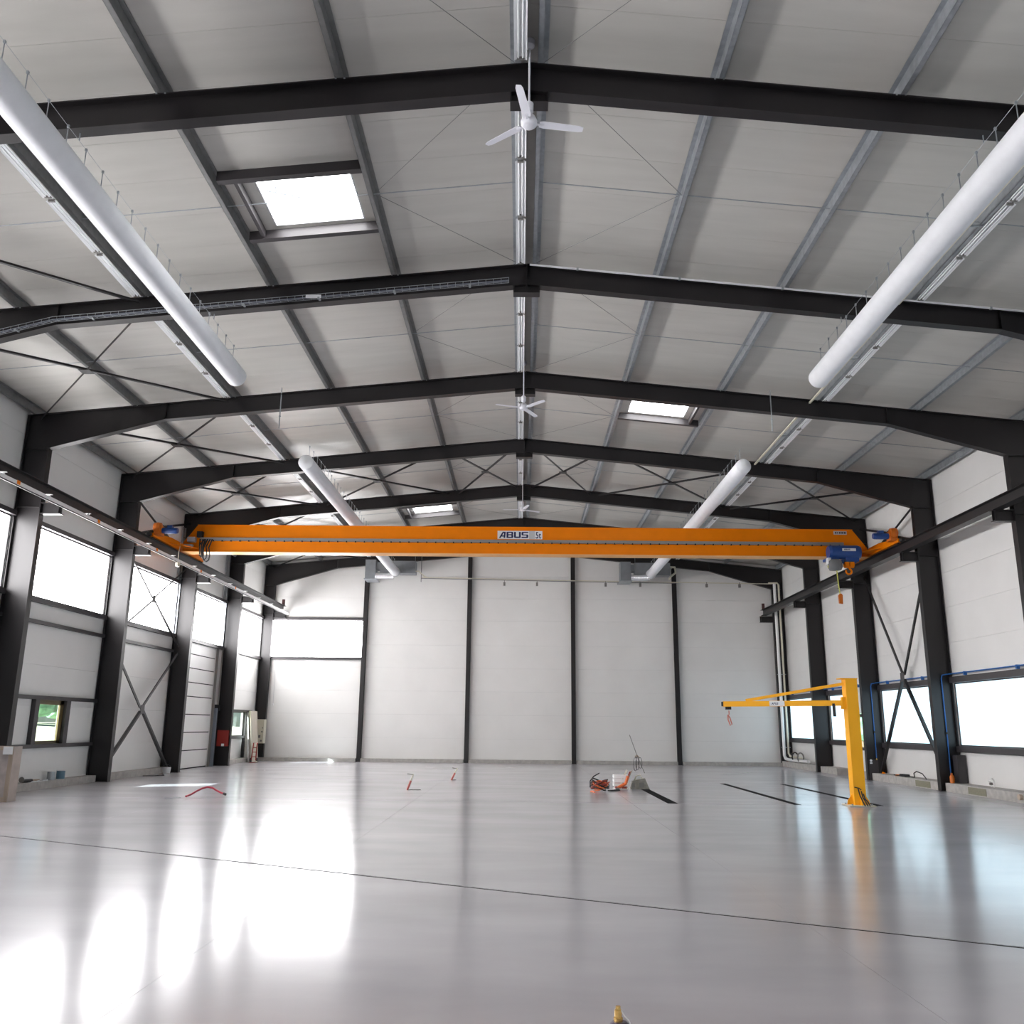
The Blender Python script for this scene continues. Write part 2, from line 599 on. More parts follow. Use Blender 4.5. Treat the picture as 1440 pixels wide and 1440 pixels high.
# wall rails (parts of the walls)
for i in range(len(ys) - 1):
    a, b = ys[i] + 0.1, ys[i + 1] - 0.1
    for z0, z1 in ((4.72, 4.85), (6.68, 6.8), (4.18, 4.27)):
        if i == 8 and z1 < 4.5:
            continue
        if z1 < 4.5 and i == 9:
            continue
        MB().box(-WX, -WX + 0.12, a, b, z0, z1).build('rail', RAIL, wl)
    if i == 6:
        for z0, z1 in ((2.26, 2.36), (1.02, 1.12)):
            MB().box(-WX, -WX + 0.12, a, b, z0, z1).build('rail', RAIL, wl)
        for y0, y1 in ((23.36, 23.56), (24.98, 25.2)):
            MB().box(-WX, -WX + 0.12, y0, y1, 1.12, 2.26).build('post', RAIL, wl)
    if i == 9:
        MB().box(-WX, -WX + 0.12, a, 42.4, 2.2, 2.3).build('rail', RAIL, wl)
        MB().box(-WX, -WX + 0.12, a, 41.6, 1.05, 1.15).build('rail', RAIL, wl)
        MB().box(-WX, -WX + 0.12, 41.5, 41.62, 0.2, 2.2).build('post', RAIL, wl)
    for z0, z1 in ((3.07, 3.25), (1.1, 1.27)):
        if i == 8:
            for q0, q1 in ((a, RDOOR[0] - 0.12), (RDOOR[1] + 0.12, b)):
                MB().box(WX - 0.12, WX, q0, q1, z0, z1).build('rail', RAIL, wr)
            continue
        MB().box(WX - 0.12, WX, a, b, z0, z1).build('rail', RAIL, wr)
for y in (RDOOR[0] - 0.12, RDOOR[1]):
    MB().box(WX - 0.12, WX, y, y + 0.12, 0.0, 2.42).build('post', RAIL, wr)
MB().box(-12.55, GP[0] - 0.1, YE - 0.12, YE, 6.68, 6.8).build('rail', RAIL, wb_)
MB().box(-12.55, GP[0] - 0.1, YE - 0.12, YE, 4.75, 4.85).build('rail', RAIL, wb_)

# windows
wnum = 0


def window(kind, box, m, label, axis):
    """pane and thin frame; axis 'x' = in a side wall, 'y' = in the end wall"""
    global wnum
    wnum += 1
    a, b, c, d = box
    if axis == 'x':
        sx = kind
        w = struct('window_%d' % wnum, (sx * (WX + 0.05), (a + b) / 2, c), label)
        xa, xb = sorted((sx * (WX + 0.03), sx * (WX + 0.045)))
        MB().box(xa, xb, a, b, c, d).build('pane', m, w)
        fa, fb = sorted((sx * (WX - 0.0), sx * (WX + 0.028)))
        fr = MB()
        t = 0.035
        fr.box(fa, fb, a, b, c, c + t).box(fa, fb, a, b, d - t, d).box(fa, fb, a, a + t, c, d).box(fa, fb, b - t, b, c, d)
        fr.build('window_frame', RAIL, w)
    else:
        w = struct('window_%d' % wnum, ((a + b) / 2, YE + 0.05, c), label)
        MB().box(a, b, YE + 0.03, YE + 0.045, c, d).build('pane', m, w)
        fr = MB()
        t = 0.035
        fr.box(a, b, YE, YE + 0.028, c, c + t).box(a, b, YE, YE + 0.028, d - t, d).box(a, a + t, YE, YE + 0.028, c, d).box(b - t, b, YE, YE + 0.028, c, d)
        fr.build('window_frame', RAIL, w)
    return w


bayname = ['far behind the viewer, added unseen for light', 'behind the viewer', 'beside the viewer', 'before the nearest roof beam', 'between the nearest and second roof beams',
           'between the second and third roof beams', 'above the small square window', 'above the crossed wall braces',
           'above the roller door', 'next to the far corner']
for i in range(len(ys) - 1):
    h = holesL[i]
    window(-1, h, DAYP, 'bright high window pane ' + bayname[i], 'x')
bn2 = bayname[:6] + ['beside the grey junction cabinet', 'behind the crossed brace with blue pipes', '', 'next to the corner pipes']
for i in range(len(ys) - 1):
    if i == 8:
        continue
    a, b = (ys[i] + 0.3 if i else YB + 0.3), ys[i + 1] - 0.12
    window(1, (a, b, 1.27, 3.07), SHADP, 'pale blue low window pane ' + bn2[i], 'x')
window(1, (35.75, 37.64, 1.27, 3.07), SHADP, 'narrow pale blue window beyond the jib column', 'x')
window(1, (32.6, 33.75, 1.27, 3.07), SHADP, 'narrow pale blue window hidden behind the column beside the exit door', 'x')
window(0, (-12.3, -7.75, 4.85, 6.68), DAYP, 'bright wide window high in the far end wall', 'y')
w1 = window(-1, (23.56, 24.98, 1.12, 2.26), GLASS, 'small clear window showing trees and bright grass', 'x')
MB().box(-WX - 0.02, -WX + 0.03, 23.56, 23.68, 1.12, 2.26).box(-WX - 0.02, -WX + 0.03, 24.8, 24.98, 1.12, 2.26).box(-WX - 0.02, -WX + 0.03, 23.56, 24.98, 2.14, 2.26).box(-WX - 0.02, -WX + 0.03, 23.56, 24.98, 1.12, 1.2).build('sash', mat('bronze_sash', (0.12, 0.085, 0.03), 0.4), w1)
w2 = window(-1, (39.75, 41.5, 1.15, 2.2), GLASS, 'small clear window with grey surround near the far corner', 'x')

# exit door in the jib side wall
d2 = struct('door_2', (WX + 0.05, 34.75, 0), 'dark framed glazed exit door behind the jib crane')
b = MB()
b.box(WX + 0.01, WX + 0.06, RDOOR[0] + 0.02, RDOOR[0] + 0.14, 0, 2.28).box(WX + 0.01, WX + 0.06, RDOOR[1] - 0.14, RDOOR[1] - 0.02, 0, 2.28)
b.box(WX + 0.01, WX + 0.06, RDOOR[0] + 0.14, RDOOR[1] - 0.14, 2.16, 2.28).box(WX + 0.01, WX + 0.06, RDOOR[0] + 0.14, RDOOR[1] - 0.14, 0, 0.14).box(WX + 0.01, WX + 0.06, RDOOR[0] + 0.14, RDOOR[1] - 0.14, 0.95, 1.07)
b.build('door_frame', RAIL, d2)
MB().box(WX + 0.03, WX + 0.04, RDOOR[0] + 0.14, RDOOR[1] - 0.14, 1.07, 2.16).build('pane', GLASS, d2)
MB().box(WX + 0.03, WX + 0.045, RDOOR[0] + 0.14, RDOOR[1] - 0.14, 0.14, 0.95).build('door_panel', PANEL, d2)
MB().tube([(WX - 0.03, RDOOR[1] - 0.1, 1.0), (WX - 0.03, RDOOR[1] - 0.25, 1.0)], 0.012).build('door_handle', GREYP, d2)

# sectional roller door
d1 = struct('door_1', (-WX, 34.8, 0), 'white sectional roller door of eight stacked panels')
zd = [0.02, 0.68, 1.35, 2.02, 2.69, 3.22, 3.76, 4.29, 4.77]
for i in range(8):
    MB().box(-WX - 0.05, -WX - 0.01, DOOR[0] + 0.03, DOOR[1] - 0.03, zd[i] + 0.018, zd[i + 1] - 0.018).build('door_panel', PANEL, d1)
    MB().box(-WX - 0.045, -WX - 0.02, DOOR[0] + 0.03, DOOR[1] - 0.03, zd[i] - 0.017, zd[i] + 0.017).build('hinge_seam', DARKJ, d1)
MB().box(-WX - 0.01, -WX + 0.05, DOOR[0], DOOR[1], 4.77, 4.87).build('top_seal', WHITE, d1)
MB().box(-WX - 0.16, -WX - 0.127, DOOR[0] - 0.12, DOOR[1] + 0.12, -0.2, 4.9).build('sun_block_sheet', SEAM, d1)  # unseen sheet added outside the door to stop sun leaking in
for y, s in ((DOOR[0] - 0.05, -1), (DOOR[1] + 0.05, 1)):
    MB().box(-WX, -WX + 0.09, y - 0.03, y + 0.03, 0, 4.75).build('track', GREYP, d1)
    MB().box(-WX, -WX + 0.2, y + s * 0.1 - 0.05, y + s * 0.1 + 0.05, 0, 2.3).build('side_guard', mat('blue_grey_guard', (0.17, 0.2, 0.24), 0.5), d1)
    for k in (0.05, 0.2, 0.42):
        MB().box(-WX + 0.05, -WX + 0.1, y + s * k - 0.03, y + s * k + 0.03, 4.75, 8.8).build('lift_track', GALV, d1)
MB().box(-WX + 0.02, -WX + 0.2, DOOR[1] + 0.3, DOOR[1] + 0.5, 2.2, 2.45).build('motor_box', BLACKR, d1)
MB().tube([(-WX + 0.12, DOOR[1] + 0.42, 2.4), (-WX + 0.12, DOOR[1] + 0.42, 4.7)], 0.03).build('drive_shaft', GREYP, d1)
MB().tube([(-WX + 0.3, DOOR[0] - 0.2, 8.75), (-WX + 0.3, DOOR[1] + 0.45, 8.75)], 0.06).build('spring_shaft', GALV, d1)

# concrete upstands
bl = struct('baseboard_left', (-12.5, 0, 0), 'low concrete upstand under the window band wall')
for a, b in ((YB, F(5) + 0.0), (37.95, 43.0)):
    segs = []
    y = a
    for n in range(-2, 8):
        if a < F(n) < b:
            segs.append((y, F(n)))
            y = F(n) + 0.2
    if y < b:
        segs.append((y, b))
    for s0, s1 in segs:
        if s1 - s0 > 0.1:
            MB().box(-WX + 0.001, -12.42, s0 + 0.005, s1 - 0.005, 0.001, 0.19).build('upstand', CONC, bl)
br = struct('baseboard_right', (12.4, 0, 0), 'low concrete upstand under the low window wall')
for n in range(-3, 7):
    s0, s1 = F(n) + 0.23, F(n + 1) - 0.03
    parts = [(s0, s1)]
    if n == 5:
        parts = [(s0, RDOOR[0] - 0.15), (RDOOR[1] + 0.15, s1)]
    for q0, q1 in parts:
        MB().box(12.2, WX - 0.001, q0, q1, 0.001, 0.24).build('upstand', CONC, br)
for y0, y1 in ((27.72, 28.74), (24.45, 25.42)):
    MB().box(12.192, 12.2, y0, y1, 0.03, 0.21).build('infill_block', PATCH, br)
bb = struct('baseboard_back', (0, 43.2, 0), 'low grey concrete upstand along the far end wall')
for i in range(5):
    MB().box(xe[i] + 0.13, xe[i + 1] - 0.13, 43.02, YE - 0.001, 0.001, 0.16).build('upstand', CONC, bb)

# ------------------------------------------------------------------ ceiling
ceil = struct('ceiling', (0, 20, 10.8), 'white insulated roof panels in two shallow slopes')
SKY = [(-1, 2.9, 4.5, 12.66, 14.15), (1, 2.94, 4.56, 22.45, 24.05), (-1, 2.95, 4.57, 34.55, 36.1)]


def zr_(x):
    return 10.8 - 0.1 * abs(x)


def roof_piece(x0, x1, y0, y1, t0, t1):
    mb = MB()
    mb.hexa([(x0, y0, zr_(x0) + t0), (x1, y0, zr_(x1) + t0), (x1, y1, zr_(x1) + t0), (x0, y1, zr_(x0) + t0),
             (x0, y0, zr_(x0) + t1), (x1, y0, zr_(x1) + t1), (x1, y1, zr_(x1) + t1), (x0, y1, zr_(x0) + t1)])
    return mb


yp = [YB + i * 0.997 for i in range(56)]
yp[-1] = YE + 0.1
for sg in (-1, 1):
    hol = [(h[1], h[2], h[3], h[4]) for h in SKY if h[0] == sg]
    for (a, b, c, d) in wall_cells([0, 12.9], yp, hol):
        a = 0 if a < 0.01 else a
        x0, x1 = sorted((sg * a, sg * b))
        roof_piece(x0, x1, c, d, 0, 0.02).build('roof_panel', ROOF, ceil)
    for (a, b, c, d) in wall_cells([0, 13.0], [YB - 0.1, YE + 0.2], hol):
        a = 0 if a < 0.01 else a
        x0, x1 = sorted((sg * a, sg * b))
        roof_piece(x0, x1, c, d, 0.0201, 0.1).build('light_seal_sheet', SEAM, ceil)  # sheet added above the roof panels so their gaps leak no light
names = ['large bright rooflight nearest the viewer', 'bright rooflight on the jib crane side slope', 'small far rooflight just above the orange bridge crane']
for i, (sg, xa, xb, y0, y1) in enumerate(SKY):
    wnum += 1
    x0, x1 = sorted((sg * xa, sg * xb))
    w = struct('window_%d' % wnum, ((x0 + x1) / 2, (y0 + y1) / 2, 10.5), names[i])
    roof_piece(x0 - 0.02, x1 + 0.02, y0 - 0.02, y1 + 0.02, 0.12, 0.14).build('pane', ROOFP, w)
    for (p0, p1, q0, q1) in ((x0 + 0.006, x1 - 0.006, y0 + 0.006, y0 + 0.03), (x0 + 0.006, x1 - 0.006, y1 - 0.03, y1 - 0.006), (x0 + 0.006, x0 + 0.03, y0 + 0.03, y1 - 0.03), (x1 - 0.03, x1 - 0.006, y0 + 0.03, y1 - 0.03)):
        roof_piece(p0, p1, q0, q1, 0.0, 0.12).build('upstand', WHITE, w)
    px0, px1 = sorted((sg * 2.68, sg * 4.98))
    for q0 in (y0 - 0.22, y1 + 0.06):
        roof_piece(px0, px1, q0, q0 + 0.12, -0.19, -0.17).build('trimmer', RAIL, w)
        roof_piece(px0, px1, q0, q0 + 0.012, -0.17, -0.02).build('trimmer', RAIL, w)
    xs_ = sg * 4.72
    roof_piece(xs_ - 0.03, xs_ + 0.03, y0 - 0.1, y1 + 0.06, -0.16, -0.01).build('trimmer', RAIL, w)
    MB().tube([(sg * 4.4, y0 + 0.5, 10.42), (sg * 3.9, y0 + 0.75, 10.46)], 0.018).tube([(sg * 4.25, y0 + 0.35, 10.6), (sg * 4.25, y0 + 0.6, 10.42)], 0.015).build('opener', GALV, w)

# ------------------------------------------------------------------ portal frames


def col_part(root, sg, xin, zknee, y):
    """I-section column: inner flange, web, outer flange, base plate"""
    xo = 12.72
    mb = MB()
    mb.prism([(sg * xin, 0.012), (sg * xo, 0.012), (sg * xo, ztop(xo) - 0.02), (sg * xin, ztop(xin) - 0.02)], 'y', y + 0.094, y + 0.106)
    a, b = sorted((sg * xin, sg * (xin + 0.02)))
    mb.box(a, b, y, y + 0.2, 0.012, zknee)
    a, b = sorted((sg * (xo - 0.02), sg * xo))
    mb.box(a, b, y, y + 0.2, 0.012, ztop(xo) - 0.02)
    a, b = sorted((sg * (xin + 0.02), sg * (xo - 0.02)))
    for z in (zknee - 0.02, 6.9):
        mb.box(a, b, y + 0.01, y + 0.094, z, z + 0.015).box(a, b, y + 0.106, y + 0.19, z, z + 0.015)
    c = mb.build('column', STEEL, root)
    a, b = sorted((sg * (xin - 0.03), sg * (xo + 0.02)))
    MB().box(a, b, y - 0.04, y + 0.24, 0.0005, 0.012).build('base_plate', STEEL, c)
    # bracket that carries the crane runway
    mb = MB()
    a, b = sorted((sg * 11.57, sg * xin))
    mb.box(a, b, y + 0.01, y + 0.19, 6.73, 6.75).box(a, b, y + 0.01, y + 0.19, 7.0, 7.019).box(a, b, y + 0.094, y + 0.106, 6.75, 7.0)
    a, b = sorted((sg * 11.62, sg * 11.635))
    mb.box(a, b, y + 0.02, y + 0.18, 6.75, 7.0)
    mb.build('runway_bracket', STEEL, c)
    return c


def rafter_part(root, sg, xin, zknee, y, xh=9.2):
    xo = 12.72
    top = lambda x: ztop(x) - 0.002
    bot = lambda x: 10.15 - 0.1 * x
    pts = [(0.012, top(0.012) - 0.02), (xo, top(xo) - 0.02), (xo, zknee), (xin, zknee), (xh, bot(xh)), (0.012, bot(0.012))]
    mb = MB()
    mb.prism([(sg * p, q) for p, q in pts], 'y', y + 0.0945, y + 0.1055)
    for (x0, z0, x1, z1) in ((0.012, top(0.012), xo, top(xo)), (0.012, bot(0.012) + 0.02, xh, bot(xh) + 0.02), (xh, bot(xh) + 0.02, xin, zknee + 0.02)):
        mb.prism([(sg * x0, z0 - 0.02), (sg * x1, z1 - 0.02), (sg * x1, z1), (sg * x0, z0)], 'y', y, y + 0.2)
    for x in (xh,):
        a, b = sorted((sg * (x - 0.008), sg * (x + 0.008)))
        mb.box(a, b, y + 0.012, y + 0.19, bot(x) + 0.02, top(x) - 0.02)
    r = mb.build('rafter', STEEL, root)
    # bolted purlin cleats
    cl = MB()
    for x in (2.6, 5.05, 7.5, 10.0):
        for k in (-0.06, 0.06):
            cx = sg * (x + k)
            cl.box(cx - 0.012, cx + 0.012, y - 0.012, y + 0.0, top(x) - 0.018, top(x) - 0.001)
    tag(cl.build('bolt_head', GALV, r), kind='stuff')
    return r


flabel = {1: 'nearest black steel portal frame, crossing above the nearest ceiling fan',
          2: 'second black steel portal frame, carrying the wire cable tray',
          3: 'third black steel portal frame, with the second ceiling fan at its ridge',
          4: 'fourth black steel portal frame, in front of the crossed roof braces',
          5: 'fifth black steel portal frame, in front of the farthest ceiling fan',
          6: 'sixth black steel portal frame, half hidden behind the orange bridge crane',
          7: 'last black steel portal frame, standing against the far end wall'}
for n in range(1, 8):
    y = F(n)
    xin, zk = (12.08, 8.44) if n < 7 else (12.2, 8.36)
    root = thing('portal_frame', flabel[n], 'steel frame', (0, y + 0.1, 0), 'steel portal frames')
    for sg in (-1, 1):
        col_part(root, sg, xin, zk, y)
        rafter_part(root, sg, xin, zk, y)
    mb = MB().box(-0.26, 0.26, y + 0.082, y + 0.118, 9.98, 10.16).box(-0.012, 0.012, y - 0.01, y + 0.21, 9.98, 10.575)
    mb.box(-0.26, 0.26, y + 0.0, y + 0.2, 9.97, 9.985)
    mb.box(-0.26, -0.245, y, y + 0.2, 9.985, 10.14).box(0.245, 0.26, y, y + 0.2, 9.985, 10.14)
    mb.build('ridge_plate', STEEL, root)

# gable posts
gl = ['dark gable post at the edge of the bright end window', 'dark gable post second from the bright end window',
      'dark gable post third from the bright end window', 'dark gable post nearest the corner pipes']
for x, lab in zip(GP, gl):
    t = thing('gable_post', lab, 'post', (x, YE - 0.15, 0), 'end wall posts')
    zt = ztop(x) - 0.5
    mb = MB().box(x - 0.1, x + 0.1, YE - 0.22, YE - 0.208, 0.01, zt).box(x - 0.1, x + 0.1, YE - 0.012, YE - 0.001, 0.01, zt).box(x - 0.004, x + 0.004, YE - 0.208, YE - 0.012, 0.01, zt)
    mb.build('post', STEEL, t)
    MB().box(x - 0.13, x + 0.13, YE - 0.25, YE - 0.001, 0.0005, 0.01).build('base_plate', STEEL, t)

# ------------------------------------------------------------------ purlins
ordp = {2.6: 'first', 5.05: 'second', 7.5: 'third', 10.0: 'fourth', 12.5: 'eaves'}


def purlin(x, sg, label, m, dark=False):
    t = thing('purlin', label, 'purlin', (x, 20, zr_(x) - 0.2), 'roof purlins')
    zb, zt = zr_(x) - 0.199, zr_(x) - 0.003
    y0, y1 = YB, YE - 0.02
    mb = MB().box(x - 0.004, x + 0.004, y0, y1, zb, zt)
    a, b = sorted((x, x + sg * 0.075))
    mb.box(a, b, y0, y1, zb, zb + 0.005)
    a, b = sorted((x, x - sg * 0.075))
    mb.box(a, b, y0, y1, zt - 0.005 - 0.0075, zt - 0.0075)
    mb.box(x + sg * 0.072 - 0.0025, x + sg * 0.072 + 0.0025, y0, y1, zb, zb + 0.022)
    mb.build('profile', m, t)


for sg in (-1, 1):
    for x in (2.6, 5.05, 7.5, 10.0):
        lab = 'galvanised roof purlin, %s from the ridge on the %s' % (ordp[x], SIDE[sg])
        purlin(sg * x, sg, lab, GALV if sg > 0 else GALVD)  # door-side purlins get the darker metal, their shade put into the colour
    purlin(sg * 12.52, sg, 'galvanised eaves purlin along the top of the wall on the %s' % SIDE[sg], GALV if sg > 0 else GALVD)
    purlin(sg * 0.19, -sg, 'galvanised ridge purlin on the %s of the ridge line' % SIDE[sg], GALV)

# sag rods between the purlins, one set per bay
for n in range(0, 7):
    ya, yb = F(n) + 0.1, F(n + 1) + 0.1
    ym = (ya + yb) / 2
    where = 'before the nearest roof beam' if n == 0 else 'between the %s and %s roof beams' % (ORD[n], ORD[n + 1])
    t = thing('sag_rods', 'thin steel rods bracing the purlins ' + where, 'tie rods', (0, ym, 10.6), 'purlin tie rods')
    for sg in (-1, 1):
        MB().tube([(sg * 0.19, ym, zr_(0.19) - 0.14), (sg * 12.5, ym, zr_(12.5) - 0.14)], 0.009, 6).build('rod', GALV, t)
        for ye in (ya, yb):
            MB().tube([(sg * 0.2, ye, zr_(0) - 0.13), (sg * 2.58, ym, zr_(2.58) - 0.13)], 0.0045, 6).build('diagonal_rod', GALVD, t)

# ------------------------------------------------------------------ roof bracing


def roof_brace(x0, x1, n, label):
    ya, yb = F(n) + 0.22, F(n + 1) - 0.02
    z = lambda x: ztop(x) - 0.17
    xm, ym = (x0 + x1) / 2, (ya + yb) / 2
    t = thing('roof_brace', label, 'brace', (xm, ym, z(xm)), 'crossed roof braces')
    for (p, q) in (((x0, ya), (x1, yb)), ((x1, ya), (x0, yb))):
        dz = 0.012 if p[0] == x0 else -0.012
        MB().angle((p[0], p[1], z(p[0]) + dz), (q[0], q[1], z(q[0]) + dz), 0.07, (0.6, -0.7, 0), (0, 0, 1)).build('diagonal', STEEL, t)
    mb = MB()
    s = 0.13
    mb.hexa([(xm - s, ym - s, z(xm) - 0.012), (xm + s, ym - s, z(xm) - 0.012), (xm + s, ym + s, z(xm) - 0.012), (xm - s, ym + s, z(xm) - 0.012),
             (xm - s, ym - s, z(xm) - 0.004), (xm + s, ym - s, z(xm) - 0.004), (xm + s, ym + s, z(xm) - 0.004), (xm - s, ym + s, z(xm) - 0.004)])
    mb.build('gusset', STEEL, t)


for n in (1, 2, 3):
    roof_brace(-12.35, -7.6, n, 'crossed black roof brace at the window band eaves between the %s and %s roof beams' % (ORD[n], ORD[n + 1]))
for n in (5, 6):
    roof_brace(-12.35, -7.6, n, 'crossed black roof brace at the window band eaves between the %s and %s roof beams' % (ORD[n], ORD[n + 1]))
xb4 = [(-12.3, -7.7), (-7.4, -2.8), (-2.45, -0.25), (0.25, 2.45), (2.8, 7.4), (7.7, 12.3)]
l4 = ['at the window band eaves behind the fourth roof beam', 'behind the far white duct on the roller door side', 'just beside the ridge behind the fourth beam, roller door side',
      'just beside the ridge behind the fourth beam, jib crane side', 'behind the far white duct on the jib crane side', 'above the jib crane side eaves']
for (a, b), l in zip(xb4, l4):
    roof_brace(a, b, 4, 'crossed black roof brace ' + l)

# wall bracing


def wall_brace(sg, ya, za, yb, zb, zc, label, w=0.08, x=12.46, size=0.14, m=None, plate=True):
    m = m or STEEL
    ym = (ya + yb) / 2
    t = thing('wall_brace', label, 'brace', (sg * x, ym, zc), 'crossed wall braces')
    c1, c2 = (sg * x, ym, zc), (sg * (x + 0.012), ym, zc)
    for p in ((ya, za), (yb, za), (ya, zb), (yb, zb)):
        d = Vector((0, p[0] - ym, p[1] - zc)).normalized()
        side = Vector((0, -d.z, d.y))
        MB().angle((sg * x, ym, zc) + d * 0.08 if False else Vector((sg * x, ym, zc)) + d * 0.08, (sg * x, p[0], p[1]), w, side, (sg, 0, 0)).build('diagonal', m, t)
    if plate:
        xa, xb = sorted((sg * (x - 0.002), sg * (x - 0.014)))
        MB().prism([(ym - size, zc - size), (ym + size, zc - size), (ym + size, zc + size), (ym - size, zc + size)], 'x', xa, xb).build('gusset', RAIL, t)


ya, yb = F(4) + 0.22, F(5) - 0.02
BRG = mat('brace_grey', (0.06, 0.058, 0.06), 0.5)
wall_brace(-1, ya, 0.15, yb, 4.1, 2.12, 'crossed grey steel brace on the wall before the roller door', 0.09, m=BRG)
wall_brace(-1, ya, 4.35, yb, 7.2, 5.75, 'thin crossed brace in front of the bright high window', 0.06, size=0.12, m=BRG)
wall_brace(-1, ya, 7.4, yb, 8.9, 8.2, 'crossed black brace near the eaves above the crane runway on the roller door side', 0.08)
wall_brace(1, ya, 0.1, yb, 7.1, 3.4, 'tall crossed brace in front of the pale blue window', 0.09)
wall_brace(1, ya, 7.4, yb, 8.9, 8.18, 'crossed black brace near the eaves above the crane runway on the jib crane side', 0.08)

# ------------------------------------------------------------------ crane runways
for sg in (-1, 1):
    t = thing('crane_runway', 'long black crane runway beam along the %s' % ('high window wall' if sg < 0 else 'low window wall'), 'runway beam', (sg * 11.69, 20, 7.02), 'crane runway beams')
    xc, y0, y1 = sg * 11.69, YB + 0.05, 43.05
    mb = MB().box(xc - 0.13, xc + 0.13, y0, y1, 7.0195, 7.035).box(xc - 0.13, xc + 0.13, y0, y1, 7.285, 7.30).box(xc - 0.006, xc + 0.006, y0, y1, 7.035, 7.285)
    mb.build('beam', STEEL, t)
    MB().box(xc - 0.025, xc + 0.025, y0, y1, 7.30, 7.34).build('rail', GREYP, t)
    MB().box(xc - 0.06, xc + 0.06, y1 - 0.1, y1, 7.30, 7.62).build('end_stop', mat('maroon_stop', (0.06, 0.02, 0.02), 0.5), t)
t = thing('conductor_rail', 'light metal power rail with brackets beside the crane runway', 'rail', (-11.44, 20, 6.9), None)
MB().box(-11.475, -11.395, YB + 0.1, 42.95, 6.87, 6.955).build('rail', ALU, t)
MB().box(-11.455, -11.415, YB + 0.1, 42.95, 6.845, 6.87).build('slot', BLACKR, t)
for k in range(21):
    y = 2.9 + k * 1.955
    if y > 42.8:
        break
    MB().box(-11.62, -11.37, y, y + 0.05, 7.004, 7.0185).box(-11.45, -11.42, y, y + 0.05, 6.955, 7.0045).build('bracket', ALU, t)
for y in (15.2, 19.1, 23.0, 26.9, 30.8, 34.7):
    MB().box(-11.49, -11.385, y - 0.06, y + 0.06, 6.88, 6.965).build('clip', ORANGE, t)

# ------------------------------------------------------------------ bridge crane
cr = thing('bridge_crane', 'orange overhead bridge crane girder spanning the hall', 'crane', (0, 29.3, 7.3))
mb = MB().prism([(-11.5, 7.31), (11.5, 7.31), (11.5, 7.62), (11.05, 8.23), (-11.05, 8.23), (-11.5, 7.62)], 'y', 29.2, 29.5)
mb.build('girder', ORANGE, cr)
MB().box(-11.5, 11.5, 29.1, 29.6, 7.29, 7.31).build('bottom_flange', mat('crane_flange_lit', (0.8, 0.4, 0.12), 0.4), cr)  # paler orange than the girder: light on the flange put into its colour
MB().box(-11.05, 11.05, 29.17, 29.53, 8.23, 8.245).build('top_flange', ORANGE, cr)
ft = MB().box(-10.9, 10.7, 29.1, 29.2, 7.685, 7.785).build('cable_track', GREYP, cr)
for k in range(72):
    x = -10.75 + k * 0.3
    MB().box(x - 0.02, x + 0.02, 29.085, 29.14, 7.655, 7.7).build('cable_carrier', BLACKR, ft)
sg_ = MB().box(-0.88, 0.63, 29.19, 29.199, 7.83, 8.11).build('sign', SIGNW, cr)
MB().box(0.18, 0.38, 29.1885, 29.19, 7.835, 8.105).build('sign_band', SIGNG, sg_)
block_word(NAVY, sg_, -0.83, 29.188, 7.868, 1.0, 0.21)
text('lettering', '5t', NAVY, sg_, (0.405, 29.188, 7.855), 0.185, 0.22, 0.018)
lp = MB().box(10.42, 10.86, 29.19, 29.199, 8.07, 8.19).build('maker_plate', SIGNG, cr)
mb = MB()
for x0, x1 in ((10.47, 10.52), (10.54, 10.57), (10.6, 10.66), (10.68, 10.74), (10.76, 10.83)):
    mb.box(x0, x1, 29.1885, 29.19, 8.1, 8.16)
tag(mb.build('print', mat('plate_print', (0.06, 0.03, 0.03), 0.6), lp), kind='stuff')
for sg in (-1, 1):
    xc = sg * 11.69
    t = MB()
    prof = [(26.95, 7.36), (31.45, 7.36), (31.45, 7.44), (30.2, 7.62), (28.4, 7.62), (26.95, 7.47)]
    t.prism(prof, 'x', xc - 0.11, xc + 0.11)
    et = t.build('end_truck', ORANGE, cr)
    for y in (27.12, 31.28):
        MB().lathe([(0.0, -0.05), (0.12, -0.05), (0.12, 0.05), (0.0, 0.05)], (xc - sg * 0.0, y, 7.461), 18, 'x').build('wheel', BLACKR, et)
        MB().lathe([(0.0, 0.0), (0.07, 0.0), (0.09, 0.06), (0.05, 0.14), (0.0, 0.14)] if y > 30 else [(0.0, 0.0), (0.07, 0.0), (0.09, -0.06), (0.05, -0.14), (0.0, -0.14)], (xc, 31.45 if y > 30 else 26.95, 7.42), 14, 'y').build('buffer', BLACKR, et)
    # triangular connection gussets
    mb = MB()
    for ys_, s in ((29.2, -1), (29.5, 1)):
        mb.prism([(sg * 10.95, ys_), (sg * 11.58, ys_), (sg * 11.58, ys_ + s * 1.0)], 'z', 7.42, 7.44)
    mb.build('gusset', ORANGE, et)
    g = MB().box(min(sg * 11.38, sg * 11.6), max(sg * 11.38, sg * 11.6), 26.98, 27.3, 7.42, 7.72)
    g.lathe([(0, -0.1), (0.15, -0.1), (0.17, 0.0), (0.15, 0.1), (0, 0.1)], (sg * 11.5, 27.05, 7.66), 16, 'x')
    g.build('gearbox', ORANGED, et)
    mo = MB().lathe([(0, 0), (0.09, 0), (0.1, -sg * 0.05), (0.1, -sg * 0.42), (0.085, -sg * 0.48), (0, -sg * 0.48)], (sg * 11.38, 27.14, 7.58), 16, 'x')
    a, b = sorted((sg * 11.06, sg * 11.22))
    mo.box(a, b, 27.06, 27.21, 7.665, 7.745)
    mo.build('drive_motor', BLUE, et, smooth=False)
